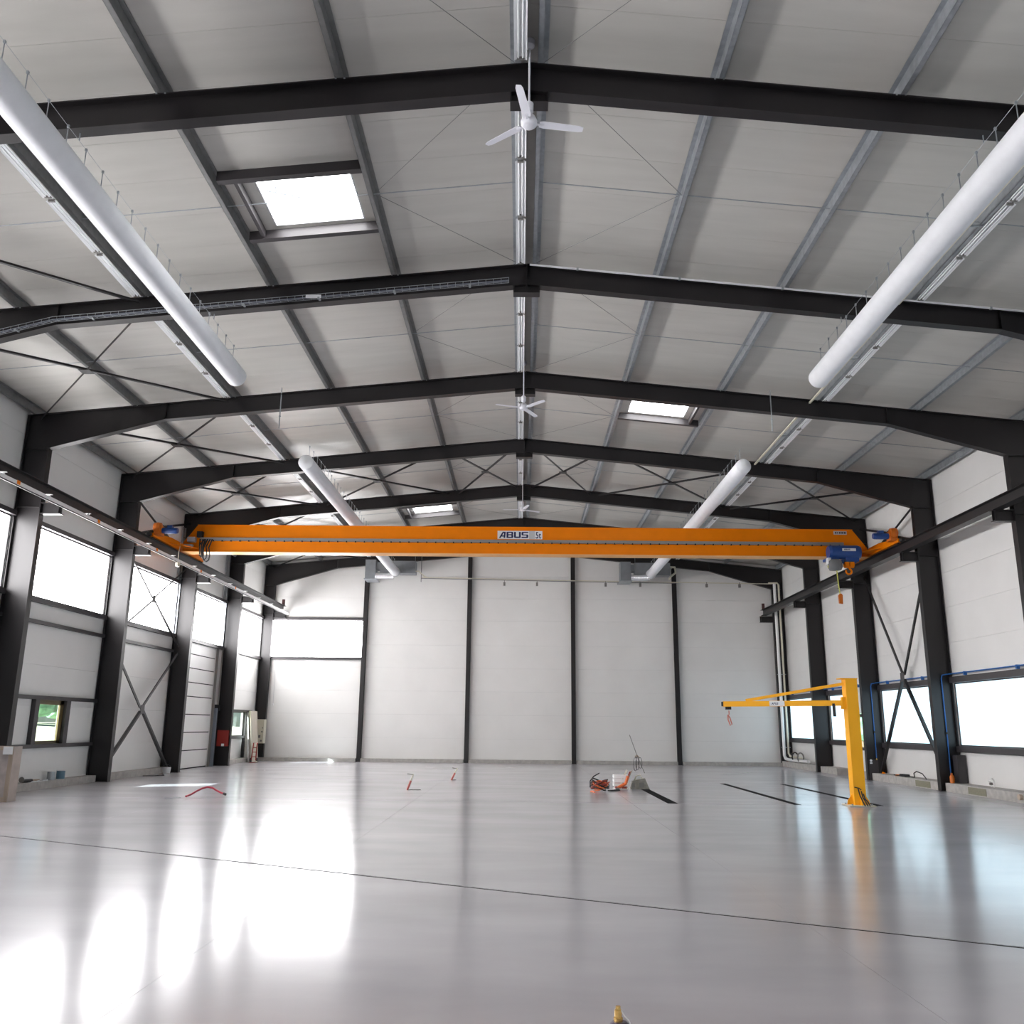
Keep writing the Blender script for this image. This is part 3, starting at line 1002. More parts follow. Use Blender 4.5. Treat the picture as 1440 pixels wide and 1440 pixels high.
# festoon loops and small gear at the far end of the girder
for k, x in enumerate((-10.9, -10.8, -10.72, -10.65)):
    d = 0.55 + 0.08 * k
    MB().tube([(x, 29.1, 7.72)] + [(x + 0.06 * sin(q * pi / 8) - 0.04 * k * sin(q * pi / 4), 29.03 - 0.012 * k, 7.72 - d * sin(q * pi / 8)) for q in range(1, 8)] + [(x + 0.16, 29.1, 7.72)], 0.022, 6).build('festoon_loop', BLACKR, cr)
MB().box(-11.0, -10.82, 29.02, 29.19, 7.78, 7.98).build('cable_clamp', BLACKR, cr)
MB().box(-11.3, -11.05, 29.0, 29.19, 7.62, 7.78).box(-11.38, -11.1, 28.95, 29.1, 7.42, 7.52).build('control_box', mat('light_grey_box', (0.42, 0.43, 0.47), 0.5), cr)
mb = MB().tube([(-11.4, 28.75, 7.5), (-11.44, 28.75, 7.2), (-11.44, 28.75, 6.9)], 0.012, 6).box(-11.48, -11.4, 28.65, 28.85, 6.72, 6.87)
mb.build('current_collector', CREAM, cr)

# hoist trolley
ho = thing('hoist', 'blue wire rope hoist with orange hook under the orange girder', 'hoist', (10.6, 28.9, 6.9))
MB().lathe([(0, 10.02), (0.2, 10.02), (0.23, 10.1), (0.23, 10.98), (0.2, 11.06), (0, 11.06)], (0, 28.72, 7.37), 24, 'x').build('drum_housing', BLUE, ho)
mb = MB().box(10.08, 10.32, 28.6, 29.05, 7.02, 7.3).box(10.55, 10.98, 28.6, 29.0, 7.05, 7.25).box(10.32, 10.55, 28.66, 29.0, 6.98, 7.06)
mb.prism([(10.12, 7.1), (10.5, 7.1), (10.42, 6.93), (10.2, 6.93)], 'y', 28.6, 28.95)
mb.build('motor_body', BLUE, ho)
mb = MB().box(10.1, 11.0, 28.98, 29.06, 7.2, 7.5)
mb.box(10.15, 10.25, 29.0, 29.66, 7.2, 7.28).box(10.85, 10.95, 29.0, 29.66, 7.2, 7.28)
mb.build('trolley_frame', BLUE, ho)
for x in (10.2, 10.9):
    MB().lathe([(0, 29.61), (0.07, 29.61), (0.07, 29.66), (0, 29.66)], (x, 0, 7.36), 14, 'y').build('wheel', BLACKR, ho)
hp = MB().box(10.41, 10.85, 28.478, 28.486, 7.37, 7.46).build('maker_plate', SIGNW, ho)
block_word(NAVY, hp, 10.45, 28.476, 7.393, 0.22, 0.05)
MB().lathe([(0.05, 6.78), (0.19, 6.8), (0.23, 6.9), (0.22, 7.08), (0.14, 7.14), (0.05, 7.14)], (10.16, 28.55, -0.05), 20, 'z').build('rope_bag', GREYB, ho, smooth=True)
MB().box(9.93, 10.02, 28.5, 28.7, 6.95, 7.15).box(10.27, 10.4, 28.5, 28.6, 6.9, 6.96).build('limit_switch', SIGNW, ho)
hk = MB().box(10.5, 10.62, 28.55, 28.75, 6.88, 7.02).box(10.66, 10.8, 28.55, 28.75, 6.88, 7.02).box(10.5, 10.8, 28.6, 28.7, 6.84, 6.9).build('hook_block', ORANGE, ho)
MB().tube([(10.64, 28.65, 6.86)] + [(10.63 + 0.09 * sin(a), 28.65, 6.72 + 0.09 * cos(a)) for a in [radians(q) for q in range(20, 300, 25)]], 0.032, 8).build('hook', ORANGE, hk)
pc = MB().tube([(10.0, 28.55, 7.05), (9.92, 28.55, 6.85), (10.05, 28.55, 6.75), (10.2, 28.55, 6.78), (10.22, 28.55, 6.3), (10.25, 28.55, 5.95)], 0.018, 6).build('pendant_cable', YELC, ho)
MB().prism([(10.2, 5.66), (10.31, 5.64), (10.32, 5.92), (10.29, 5.97), (10.23, 5.97), (10.19, 5.92)], 'y', 28.51, 28.59).build('pendant_control', ORANGED, ho)

# ------------------------------------------------------------------ jib crane
JX, JY = 7.73, 21.42
jb = thing('jib_crane', 'yellow orange pillar jib crane standing on the grey floor', 'crane', (JX, JY, 0))
MB().box(JX - 0.29, JX + 0.29, JY - 0.29, JY + 0.29, 0.0045, 0.03).build('base_plate', CREAM, jb)
MB().box(JX - 0.135, JX + 0.135, JY - 0.135, JY + 0.135, 0.03, 2.86).build('column', YELLOW, jb)
MB().box(JX - 0.25, JX + 0.145, JY - 0.145, JY + 0.145, 2.86, 2.885).build('top_plate', YELLOW, jb)
for dx, dy in ((1, 0), (-1, 0), (0, 1), (0, -1)):
    mb = MB()
    if dx:
        mb.prism([(JX + dx * 0.135, 0.03), (JX + dx * 0.26, 0.03), (JX + dx * 0.24, 0.12), (JX + dx * 0.135, 0.27)], 'y', JY - 0.012, JY + 0.012)
    else:
        mb.prism([(JY + dy * 0.135, 0.03), (JY + dy * 0.26, 0.03), (JY + dy * 0.24, 0.12), (JY + dy * 0.135, 0.27)], 'x', JX - 0.012, JX + 0.012)
    mb.build('rib', YELLOW, jb)
for dx in (-0.22, 0.22):
    for dy in (-0.22, 0.22):
        MB().lathe([(0, 0.03), (0.022, 0.03), (0.022, 0.055), (0, 0.06)], (JX + dx, JY + dy, 0), 6).build('anchor_bolt', GALV, jb)
A0, A1 = Vector((JX - 0.16, JY, 2.31)), Vector((4.98, 22.6, 2.29))
ad = (A1 - A0).normalized()
MB().bar(A0, A1, 0.08, 0.13).build('arm', YELLOW, jb)
MB().bar(A1 - ad * 0.02, A1 + ad * 0.03, 0.09, 0.11).build('arm_end_cap', BLACKR, jb)
T0, T1 = Vector((JX - 0.14, JY, 2.755)), A0.lerp(A1, 0.8) + Vector((0, 0, 0.08))
MB().bar(T0, T1, 0.05, 0.07).build('tie_bar', YELLOW, jb)
MB().box(JX - 0.22, JX - 0.135, JY - 0.06, JY + 0.06, 2.17, 2.45).build('hinge', YELLOW, jb)
MB().bar(A0 + ad * 0.2 - Vector((0, 0, 0.16)), A0 + ad * 0.26 - Vector((0, 0, 0.16)), 0.12, 0.3).build('end_stop', BLACKR, jb)
la, lb = A0.lerp(A1, 0.475), A0.lerp(A1, 0.60)
nrm = Vector((ad.y, -ad.x, 0))
if nrm.y > 0:
    nrm = -nrm
pl = MB().bar(la + nrm * 0.044, lb + nrm * 0.044, 0.006, 0.115).build('label_plate', SIGNW, jb)
tx = text('lettering', 'ABUS', NAVY, pl, (0, 0, 0), 0.16, 0.05, 0.03, 0.15)
o_ = Vector(wloc(pl))
me = tx.data
for v in me.vertices:
    q = v.co + o_
    w_ = lb + (la - lb).normalized() * (0.05 + q.x) + nrm * 0.049 + Vector((0, 0, -0.025 + q.z))
    v.co = w_ - o_
for k, s in enumerate((0.94, 0.955, 0.97)):
    c = A0.lerp(A1, s) - Vector((0, 0, 0.09))
    MB().box(c.x - 0.022, c.x + 0.022, c.y - 0.05, c.y + 0.05, c.z - 0.045, c.z + 0.025).build('trolley', BLACKR, jb)
c = A0.lerp(A1, 0.95) - Vector((0, 0, 0.16))
MB().tube([c, c - Vector((0.0, 0, 0.1))], 0.012, 6).tube([c - Vector((0.03, 0, 0.1)), c - Vector((0.03, 0, 0.22)), c - Vector((-0.02, 0, 0.36)), c - Vector((-0.06, 0, 0.33)), c - Vector((-0.02, 0, 0.18)), c - Vector((0.03, 0, 0.1))], 0.016, 6).build('strap', mat('faded_red_strap', (0.62, 0.2, 0.15), 0.6), jb)
mb = MB()
for k, (dx, dy, h) in enumerate(((-0.06, -0.2, 0.4), (0.0, -0.22, 0.34), (0.05, -0.2, 0.28))):
    mb.tube([(JX + dx, JY + dy, h), (JX + dx + 0.02, JY - 0.24, h * 0.6), (JX + dx + 0.05, JY - 0.3, 0.12), (JX + dx + 0.09, JY - 0.33, 0.02)], 0.014, 6)
mb.tube([(JX - 0.12, JY - 0.145, 0.42), (JX - 0.02, JY - 0.16, 0.4), (JX + 0.02, JY - 0.16, 0.36)], 0.012, 6)
mb.build('power_cable', BLACKR, jb)

# ------------------------------------------------------------------ ceiling fans
fans = [(0.0, 10.22, 9.49, (-101, 142, 10), 'white three-blade ceiling fan nearest the viewer'),
        (-0.04, 21.12, 9.52, (-162, -45, 63), 'white three-blade ceiling fan below the third roof beam'),
        (-0.04, 32.03, 9.54, (178, 30, -73), 'white ceiling fan farthest away, just above the bridge crane')]
FANW = mat('fan_white', (0.8, 0.8, 0.86), 0.4)
for x, y, z, angs, lab in fans:
    t = thing('ceiling_fan', lab, 'fan', (x, y, z), 'ceiling fans')
    MB().tube([(x, y, z + 0.12), (x, y, 10.78)], 0.014, 8).build('rod', FANW, t)
    MB().lathe([(0.02, 10.66), (0.07, 10.7), (0.075, 10.78), (0.02, 10.785)], (x, y, 0), 14).build('canopy', FANW, t)
    MB().lathe([(0.03, z + 0.33), (0.06, z + 0.3), (0.055, z + 0.18), (0.025, z + 0.14)], (x, y, 0), 14).build('lower_canopy', FANW, t)
    MB().lathe([(0.0, z - 0.055), (0.07, z - 0.055), (0.105, z - 0.02), (0.11, z + 0.03), (0.08, z + 0.1), (0.03, z + 0.13), (0, z + 0.13)], (x, y, 0), 24).build('motor', FANW, t, smooth=True)
    for a in angs:
        a = radians(a)
        d, s = Vector((cos(a), sin(a), 0)), Vector((-sin(a), cos(a), 0))
        c = Vector((x, y, z))
        tw = -0.007
        pts = []
        for (r, w) in ((0.14, 0.045), (0.2, 0.06), (0.68, 0.05), (0.735, 0.032)):
            pts.append((c + d * r - s * w + Vector((0, 0, -tw)), c + d * r + s * w + Vector((0, 0, tw))))
        mb = MB()
        for (p0, p1), (q0, q1) in zip(pts[:-1], pts[1:]):
            th = Vector((0, 0, 0.008))
            mb.hexa([p0, p1, q1, q0, p0 + th, p1 + th, q1 + th, q0 + th])
        bl_ = mb.build('blade', FANW, t)
        MB().bar(c + d * 0.07, c + d * 0.2, 0.03, 0.012).build('blade_arm', FANW, bl_)

# ------------------------------------------------------------------ fabric ducts
DX, DZ, DR = 6.14, 8.85, 0.212


def duct(sg, y0, y1, lab, taper0, taper1):
    x = sg * DX
    t = thing('fabric_duct', lab, 'air duct', (x, (y0 + y1) / 2, DZ), 'white fabric air ducts')
    prof = []
    if taper0:
        prof += [(0.0, y0), (DR * 0.96, y0), (DR, y0 + 0.02)]
    else:
        prof += [(DR, y0)]
    k = int((y1 - y0) / 2)
    for i in range(1, k):
        prof.append((DR, y0 + (y1 - y0) * i / k))
    if taper1:
        prof += [(DR, y1 - 0.02), (DR * 0.96, y1), (0.0, y1)]
    else:
        prof += [(DR, y1)]
    MB().lathe(prof, (x, 0, DZ), 32, 'y').build('sleeve', FABRIC, t, smooth=True)
    zw = DZ + DR + 0.35
    MB().tube([(x, y0 + 0.1, zw), (x, y1 - 0.1, zw)], 0.0035, 6).build('hanger_wire', GALV, t)
    hm = MB().tube([(x, 0, DZ + DR - 0.01), (x, 0, zw)], 0.007, 6).box(x - 0.014, x + 0.014, -0.014, 0.014, zw - 0.02, zw + 0.02).mesh('hook', GALV, wloc(t))
    y = max(y0 + 0.35, 7.2)
    while y < y1 - 0.1:
        h = bpy.data.objects.new('hook', hm)
        h.location = (0, y, 0)
        h.location.y = y
        COL.objects.link(h)
        h.parent = t
        y += 0.5
    for n in range(0, 8):
        if y0 < F(n) + 0.1 < y1 and n > 0:
            MB().tube([(x, F(n) + 0.1, zw), (x, F(n) + 0.1, ztop(DX) - 0.455)], 0.008, 6).build('drop_rod', GALV, t)


hm_fix = True
duct(-1, YB + 0.3, 17.55, 'long white fabric duct overhead on the roller door side, nearest the viewer', False, True)
duct(1, YB + 0.3, 17.45, 'long white fabric duct overhead on the jib crane side, nearest the viewer', False, True)
duct(-1, 23.75, 42.1, 'white fabric duct running above the crane to the far wall on the roller door side', True, False)
duct(1, 23.85, 42.1, 'white fabric duct running above the crane to the far wall on the jib crane side', True, False)

# duct plenums at the end wall
for sg, lab in ((-1, 'grey sheet metal duct box on the end wall beside the bright window'), (1, 'grey sheet metal duct box on the end wall, jib crane side')):
    ox = sg * DX
    t = thing('duct_box', lab, 'duct box', (ox, 42.4, 8.9), 'sheet metal duct boxes')
    SH = mat('sheet_metal', (0.27, 0.29, 0.31), 0.45, 0.5, noise=0.08)
    MB().box(ox - 0.75, ox + 0.95, 42.1, 42.75, 8.82, 9.42).build('plenum', SH, t)
    MB().box(ox - 1.45, ox - 0.95, 42.0, 42.7, 8.55, 9.45).build('fan_box', SH, t)
    MB().box(ox - 0.95, ox - 0.75, 42.15, 42.65, 9.0, 9.35).build('connector', SH, t)
    prof = []
    for i in range(12):
        prof += [(0.15, ox - 0.95 + i * 0.075), (0.165, ox - 0.93 + i * 0.075), (0.165, ox - 0.9 + i * 0.075)]
    MB().lathe(prof, (0, 42.05, 8.68), 20, 'x').build('flexible_pipe', mat('foil_pipe', (0.75, 0.77, 0.8), 0.22, 0.9), t)
    MB().box(ox - 1.5, ox - 0.9, 42.0, 43.1, 8.5, 8.55).build('shelf_bracket', GALV, t)
    MB().lathe([(0.24, 41.98), (0.24, 42.1)], (ox, 0, DZ), 24, 'y').build('collar', ALU, t)
    for dx in (-0.7, 0.9):
        MB().tube([(ox + dx, 42.4, 9.42), (ox + dx, 42.4, 10.0)], 0.008, 6).build('hanger_rod', GALV, t)
    if sg < 0:
        MB().tube([(ox + 0.95, 42.3, 8.95), (ox + 1.1, 42.3, 8.95), (ox + 1.35, 42.6, 8.75), (ox + 1.5, 42.8, 8.72)], 0.03, 8).build('elbow_pipe', CREAM, t)
    else:
        MB().tube([(ox + 0.95, 42.3, 9.25), (ox + 1.2, 42.3, 9.25), (ox + 1.25, 42.4, 9.0), (ox + 1.05, 42.6, 8.85), (ox + 1.0, 42.8, 8.75)], 0.05, 8).build('elbow_pipe', CREAM, t)

# conduit across the end wall
t = thing('wall_conduit', 'thin pipe run with small hanging lamps across the far end wall', 'conduit', (2, 43.05, 8.7))
MB().tube([(-5.0, 43.08, 8.78), (-2.6, 43.08, 8.75), (2.5, 43.08, 8.68), (7.5, 43.08, 8.64), (12.2, 43.08, 8.6)], 0.022, 8).build('pipe', CREAM, t)
MB().tube([(-5.0, 43.0, 8.72), (-2.6, 43.0, 8.69), (2.5, 43.0, 8.62), (7.5, 43.0, 8.58)], 0.016, 8).build('pipe', GALVD, t)
MB().tube([(-5.0, 43.05, 8.55), (-5.0, 43.05, 9.85)], 0.018, 6).build('drop_rod', GALVD, t)
for x in (-0.9, 0.7, 4.06, 5.75, 9.0, 10.6):
    MB().box(x - 0.05, x + 0.05, 42.95, 43.08, 8.4, 8.56).box(x - 0.012, x + 0.012, 43.0, 43.03, 8.56, 8.66).build('small_lamp', GREYP, t)

# ------------------------------------------------------------------ batten lights
proto = None


def fixture_at(x, y, z, label, group):
    global proto
    if proto is None:
        t = thing('batten_light', label, 'light', (0, 0, 0), group)
        L = 1.58
        MB().box(-0.03, 0.03, 0, L, 0.02, 0.06).build('housing', REFL, t)
        mb = MB()
        for s in (-1, 1):
            mb.prism([(s * 0.03, 0.022), (s * 0.088, -0.012), (s * 0.086, -0.016), (s * 0.03, 0.017)], 'y', 0.0, L)
        mb.build('reflector', REFL, t)
        for s in (-1, 1):
            MB().tube([(s * 0.03, 0.04, -0.005), (s * 0.03, L - 0.04, -0.005)], 0.014, 10).build('tube', TUBE, t)
        for y0 in (0.0, L - 0.03):
            MB().box(-0.05, 0.05, y0, y0 + 0.03, -0.018, 0.03).build('lamp_holder', GREYP, t)
        for y0 in (0.25, L - 0.3):
            MB().box(-0.012, 0.012, y0, y0 + 0.03, 0.06, 0.078).build('clip', GALV, t)
        reg(t)
        proto = t
        t.location = (x, y, z)
        return t
    r = dup(proto, (x, y, z), label)
    r['group'] = group
    return r


rows = [(-7.6, 9.775, 'batten light row on the roller door side', 'by the roller door side duct'),
        (-0.12, 10.52, 'batten light row at the ridge', 'along the roof ridge'),
        (7.6, 9.775, 'batten light row on the jib crane side', 'by the jib crane side duct')]
pos3 = ['nearest', 'middle', 'farthest']
for x, z, grp, lab in rows:
    for n in range(0, 7):
        base = F(n) + 0.42
        for k in range(3):
            y = base + k * 1.66
            if n == 0 and k < 2:
                continue
            where = 'before the nearest roof beam' if n == 0 else 'of three behind the %s roof beam' % ORD[n]
            w_ = '' if n == 0 else pos3[k] + ' '
            fixture_at(x, y, z, 'batten light %s, %s%s' % (lab, w_, where), grp)
t = thing('cable_trunking', 'thin cream cable trunking beside the light row on the jib crane side', 'trunking', (7.27, 20, 9.8))
MB().box(7.25, 7.3, YB, 42.0, 9.79, 9.83).build('channel', CREAM, t)
for n in range(1, 7):
    MB().box(7.24, 7.56, F(n) + 2.8, F(n) + 2.84, 9.83, 9.845).build('hanger', GALV, t)

# wire cable tray on the second frame
t = thing('cable_tray', 'wire mesh cable tray with cables along the second roof beam', 'cable tray', (-6, 15.7, 9.4))
path = [(-12.0, 8.52), (-9.2, 9.28), (-0.35, 10.16)]
yt = F(2) - 0.13


def along(s):
    L1 = sqrt((path[1][0] - path[0][0]) ** 2 + (path[1][1] - path[0][1]) ** 2)
    L2 = sqrt((path[2][0] - path[1][0]) ** 2 + (path[2][1] - path[1][1]) ** 2)
    s *= (L1 + L2)
    a, b, u = (path[0], path[1], s / L1) if s < L1 else (path[1], path[2], (s - L1) / L2)
    return a[0] + (b[0] - a[0]) * u, a[1] + (b[1] - a[1]) * u


mb = MB()
for dy, dz in ((0, 0), (0.05, 0), (0.1, 0), (0, 0.06), (0.1, 0.06)):
    mb.tube([(p, yt + dy, q + dz) for p, q in path], 0.005, 5)
for k in range(80):
    px, pz = along(k / 79)
    mb.tube([(px, yt, pz + 0.06), (px, yt, pz), (px, yt + 0.1, pz), (px, yt + 0.1, pz + 0.06)], 0.004, 4)
mb.build('wire_basket', GALV, t)
mb = MB()
for dy in (0.025, 0.05, 0.075):
    mb.tube([(p, yt + dy, q + 0.02) for p, q in path], 0.011, 6)
mb.build('cables', mat('blue_grey_cable', (0.05, 0.06, 0.1), 0.5), t)
MB().box(-4.3, -4.0, yt - 0.006, yt, 9.76, 9.83).build('tag', SIGNW, t)
for k in range(8):
    px, pz = along(0.06 + k * 0.125)
    MB().box(px - 0.02, px + 0.02, yt - 0.01, yt + 0.125, pz - 0.025, pz - 0.006).box(px - 0.02, px + 0.02, yt - 0.012, yt - 0.004, pz - 0.06, pz - 0.006).build('bracket', GALV, t)

t = thing('conduit', 'thin white conduit along the second roof beam on the jib crane side', 'conduit', (5, F(2) - 0.03, 10.1))
MB().tube([(0.06, F(2) - 0.025, 10.56), (12.0, F(2) - 0.025, 9.37)], 0.02, 6).build('pipe', WHITE, t)
for k in range(6):
    x = 1.0 + k * 2
    MB().box(x - 0.02, x + 0.02, F(2) - 0.05, F(2) + 0.0, ztop(x) - 0.06, ztop(x) - 0.01).build('clip', GALV, t)
# suspended rods under the third frame
for sg in (-1, 1):
    x = sg * 6.25
    t = thing('threaded_rod', 'short threaded rod hanging at the third roof beam on the %s' % SIDE[sg], 'rod', (x, F(3) - 0.03, 9.9), 'hanging threaded rods')
    MB().tube([(x, F(3) - 0.02, 9.0), (x, F(3) - 0.02, ztop(x) + 0.12)], 0.014, 8).build('rod', GALV, t)
    MB().lathe([(0, 0), (0.03, 0), (0.03, 0.03), (0, 0.03)], (x, F(3) - 0.02, 9.3), 6).build('nut', GALV, t)

# ------------------------------------------------------------------ blue compressed-air pipes
t = thing('air_pipe', 'long blue air pipe running above the low window band', 'pipe', (12.55, 20, 3.33))
MB().tube([(12.6, YB, 3.33), (12.6, 43.0, 3.33)], 0.02, 8).build('pipe', BLUEP, t)
for k in range(16):
    y = 1 + k * 2.75
    MB().box(12.575, 12.66, y - 0.03, y + 0.03, 3.25, 3.36).build('clip', BLUEP, t)
for n, lab in ((3, 'nearest'), (4, 'beside the upright by the pale blue window'), (5, 'behind the jib crane')):
    if n == 3:
        continue
    t = thing('drop_pipe', 'vertical blue drop pipe ' + lab, 'pipe', (12.43, F(n) + 0.06, 0.4), 'blue drop pipes')
    x, y = 12.43, F(n) + 0.06
    MB().tube([(x, y, 0.42 if n == 4 else 0.7), (x, y, 3.2), (x + 0.03, y, 3.3), (12.6, y, 3.33)], 0.018, 8).build('pipe', BLUEP, t)
    MB().box(x - 0.03, x + 0.03, y - 0.03, y + 0.03, 1.6, 1.66).build('clip', BLACKR, t)
    MB().lathe([(0, 0.35), (0.03, 0.36), (0.035, 0.42), (0.02, 0.46), (0, 0.46)], (x, y, 0 if n == 4 else 0.28), 10).build('coupling', BRASS, t)

# corner pipes on the far right corner
t = thing('corner_pipes', 'pair of pale vertical pipes in the far corner by the last frame', 'pipes', (12.3, 42.6, 0.3))
MB().tube([(12.22, 42.75, 8.55), (12.22, 42.75, 0.5), (12.25, 42.65, 0.36), (12.3, 42.4, 0.33), (12.42, 39.85, 0.33)], 0.07, 12).build('pipe', ALU, t)
MB().tube([(12.0, 43.0, 8.62), (12.4, 42.9, 8.62), (12.42, 42.75, 8.5), (12.42, 42.75, 0.6), (12.44, 42.6, 0.47), (12.46, 41.0, 0.45)], 0.045, 10).build('pipe', CREAM, t)
for z in (0.85, 4.2, 7.5):
    MB().box(12.1, 12.52, 42.72, 42.76, z, z + 0.035).build('clamp', GALV, t)
t = thing('pipe_support', 'short red pipe support in the far corner', 'support', (12.25, 42.55, 0))
MB().lathe([(0, 0.0), (0.09, 0.0), (0.09, 0.015), (0.05, 0.02), (0.05, 0.25), (0, 0.25)], (12.28, 42.55, 0), 12).build('post', RED, t)
for y, m, lab in ((41.75, BLACKR, 'black'), (40.95, GREYP, 'grey')):
    t = thing('hose_coil', '%s hose coil hung over the low corner pipe' % lab, 'hose', (12.4, y, 0.25), 'hose coils')
    mb = MB()
    for k in range(3):
        mb.tube([(12.42 + 0.16 * cos(a), y + 0.03 * k + 0.09 * cos(a), 0.47 + 0.2 * sin(a)) for a in [2 * pi * q / 20 for q in range(20)]], 0.025, 6, closed=True)
    mb.build('loop', m, t)

# ------------------------------------------------------------------ small fittings on the columns
t = thing('junction_cabinet', 'dark junction cabinet fixed low on the column beside the low window', 'cabinet', (12.62, F(4) - 0.1, 0.25))
MB().box(12.5, 12.72, F(4) - 0.32, F(4) - 0.02, 0.25, 1.02).build('body', RAIL, t)
MB().box(12.48, 12.5, F(4) - 0.31, F(4) - 0.03, 0.27, 1.0).build('door', RAIL, t)
t = thing('column_cabinet', 'dark lower cabinet on the column behind the jib crane with a white dial', 'cabinet', (12.3, F(5) + 0.03, 0.02))
MB().box(12.12, 12.45, F(5) + 0.0, F(5) + 0.09, 0.02, 0.68).build('body', RAIL, t)
MB().lathe([(0, 0), (0.04, 0), (0.04, -0.03), (0, -0.03)], (12.2, F(5) + 0.0, 0.66), 12, 'y').build('dial', WHITE, t)
MB().box(12.16, 12.24, F(5) - 0.02, F(5), 0.55, 0.6).build('plug', WHITE, t)
t = thing('sander', 'small orange and black hand tool at the column foot behind the jib crane', 'tool', (12.52, 31.9, 0))
MB().prism([(12.42, 0.012), (12.56, 0.012), (12.53, 0.26), (12.46, 0.3), (12.42, 0.2)], 'y', 31.85, 31.97).build('body', ORANGE, t)
MB().box(12.5, 12.58, 31.84, 31.98, 0.012, 0.1).build('foot', RED, t)
t = thing('orange_bottle', 'small orange bottle at the column foot below the blue pipe', 'bottle', (12.33, 26.62, 0.24))
MB().lathe([(0, 0.241), (0.06, 0.241), (0.065, 0.26), (0.06, 0.42), (0.025, 0.48), (0.025, 0.52), (0, 0.52)], (12.34, 26.6, 0), 14).build('body', ORANGED, t)
t = thing('red_box', 'red coupling box on the column beside the roller door', 'box', (-12.38, F(6) - 0.0, 0.76))
MB().box(-12.62, -12.14, F(6) + 0.0, F(6) + 0.09, 0.78, 1.42).build('body', RED, t)
MB().box(-12.6, -12.2, F(6) - 0.012, F(6), 0.84, 1.38).build('door', RED, t)
MB().box(-12.4, -12.3, F(6) - 0.06, F(6) - 0.012, 0.78, 0.88).build('white_socket', WHITE, t)
t = thing('white_bucket', 'small white bucket at the column foot before the roller door', 'bucket', (-12.3, 31.7, 0))
MB().lathe([(0, 0.001), (0.13, 0.001), (0.15, 0.2), (0.13, 0.2), (0.115, 0.03), (0, 0.03)], (-12.3, 31.75, 0), 18).build('pail', SIGNW, t)
MB().tube([(-12.3 + 0.15 * cos(a), 31.75, 0.19 + 0.1 * sin(a)) for a in [pi * q / 8 for q in range(9)]], 0.005, 5).build('handle', GREYP, t)
t = thing('floor_cable', 'dark cable end lying by the white bucket', 'cable', (-11.9, 30.6, 0))
MB().tube([(-12.25, 31.3, 0.016), (-12.0, 30.7, 0.016), (-11.8, 30.3, 0.016), (-12.0, 29.9, 0.016), (-12.3, 29.8, 0.016)], 0.014, 6).build('cable', BLACKR, t)
# corner of the window band wall: board, electrical cabinet, hand truck
t = thing('insulation_board', 'tall beige board leaning by the far corner column', 'board', (-12.4, 42.0, 0))
MB().hexa([(-12.25, 41.3, 0.001), (-12.18, 41.3, 0.001), (-12.18, 42.35, 0.001), (-12.25, 42.35, 0.001), (-12.45, 41.3, 2.26), (-12.38, 41.3, 2.26), (-12.38, 42.35, 2.26), (-12.45, 42.35, 2.26)]).build('board', BEIGE, t)
MB().hexa([(-12.33, 41.25, 0.001), (-12.27, 41.25, 0.001), (-12.27, 41.65, 0.001), (-12.33, 41.65, 0.001), (-12.5, 41.25, 2.0), (-12.46, 41.25, 2.0), (-12.46, 41.65, 2.0), (-12.5, 41.65, 2.0)]).build('foil_sheet', ALU, t)
t = thing('electrical_cabinet', 'white open electrical cabinet on the far corner column', 'cabinet', (-12.3, 42.9, 0.78))
MB().box(-12.5, -12.13, 42.86, 43.13, 0.8, 1.9).build('body', CREAM, t)
MB().box(-12.14, -12.1, 42.62, 42.86, 0.82, 1.88).build('door', CREAM, t)
for (x0, x1, z0, z1) in ((-12.4, -12.3, 1.05, 1.18), (-12.28, -12.2, 1.3, 1.36), (-12.24, -12.18, 1.48, 1.54), (-12.3, -12.22, 0.88, 0.96)):
    MB().box(x0, x1, 42.845, 42.86, z0, z1).build('switch', GREYP, t)
t = thing('hand_truck', 'red hand truck standing in front of the beige board', 'hand truck', (-12.0, 41.2, 0))
mb = MB().tube([(-12.13, 41.1, 0.1), (-12.11, 41.22, 0.85), (-11.95, 41.22, 0.85), (-11.93, 41.1, 0.1)], 0.025, 8)
for z in (0.25, 0.45, 0.65):
    mb.tube([(-12.12, 41.14, z), (-11.94, 41.14, z)], 0.018, 6)
mb.build('frame', RED, t)
MB().box(-12.15, -11.91, 40.88, 41.12, 0.002, 0.02).build('toe_plate', RED, t)
for x in (-12.18, -11.90):
    MB().lathe([(0, -0.025), (0.1, -0.025), (0.1, 0.025), (0, 0.025)], (x, 41.2, 0.102), 16, 'x').build('wheel', BLACKR, t)
MB().lathe([(0, 0.0), (0.06, 0.0), (0.07, 0.05), (0, 0.06)], (-11.87, 40.98, 0.02), 10).build('clamp_foot', CREAM, t)
t = thing('pull_cord', 'thin white cord hanging at the far end wall below the bright window', 'cord', (-11.95, 43.3, 2.6))
MB().tube([(-11.96, 43.33, 4.7), (-11.94, 43.33, 2.65)], 0.008, 6).build('cord', SIGNG, t)
MB().lathe([(0, 2.55), (0.03, 2.57), (0.03, 2.64), (0, 2.66)], (-11.94, 43.33, 0), 10).build('pull_knob', WHITE, t)

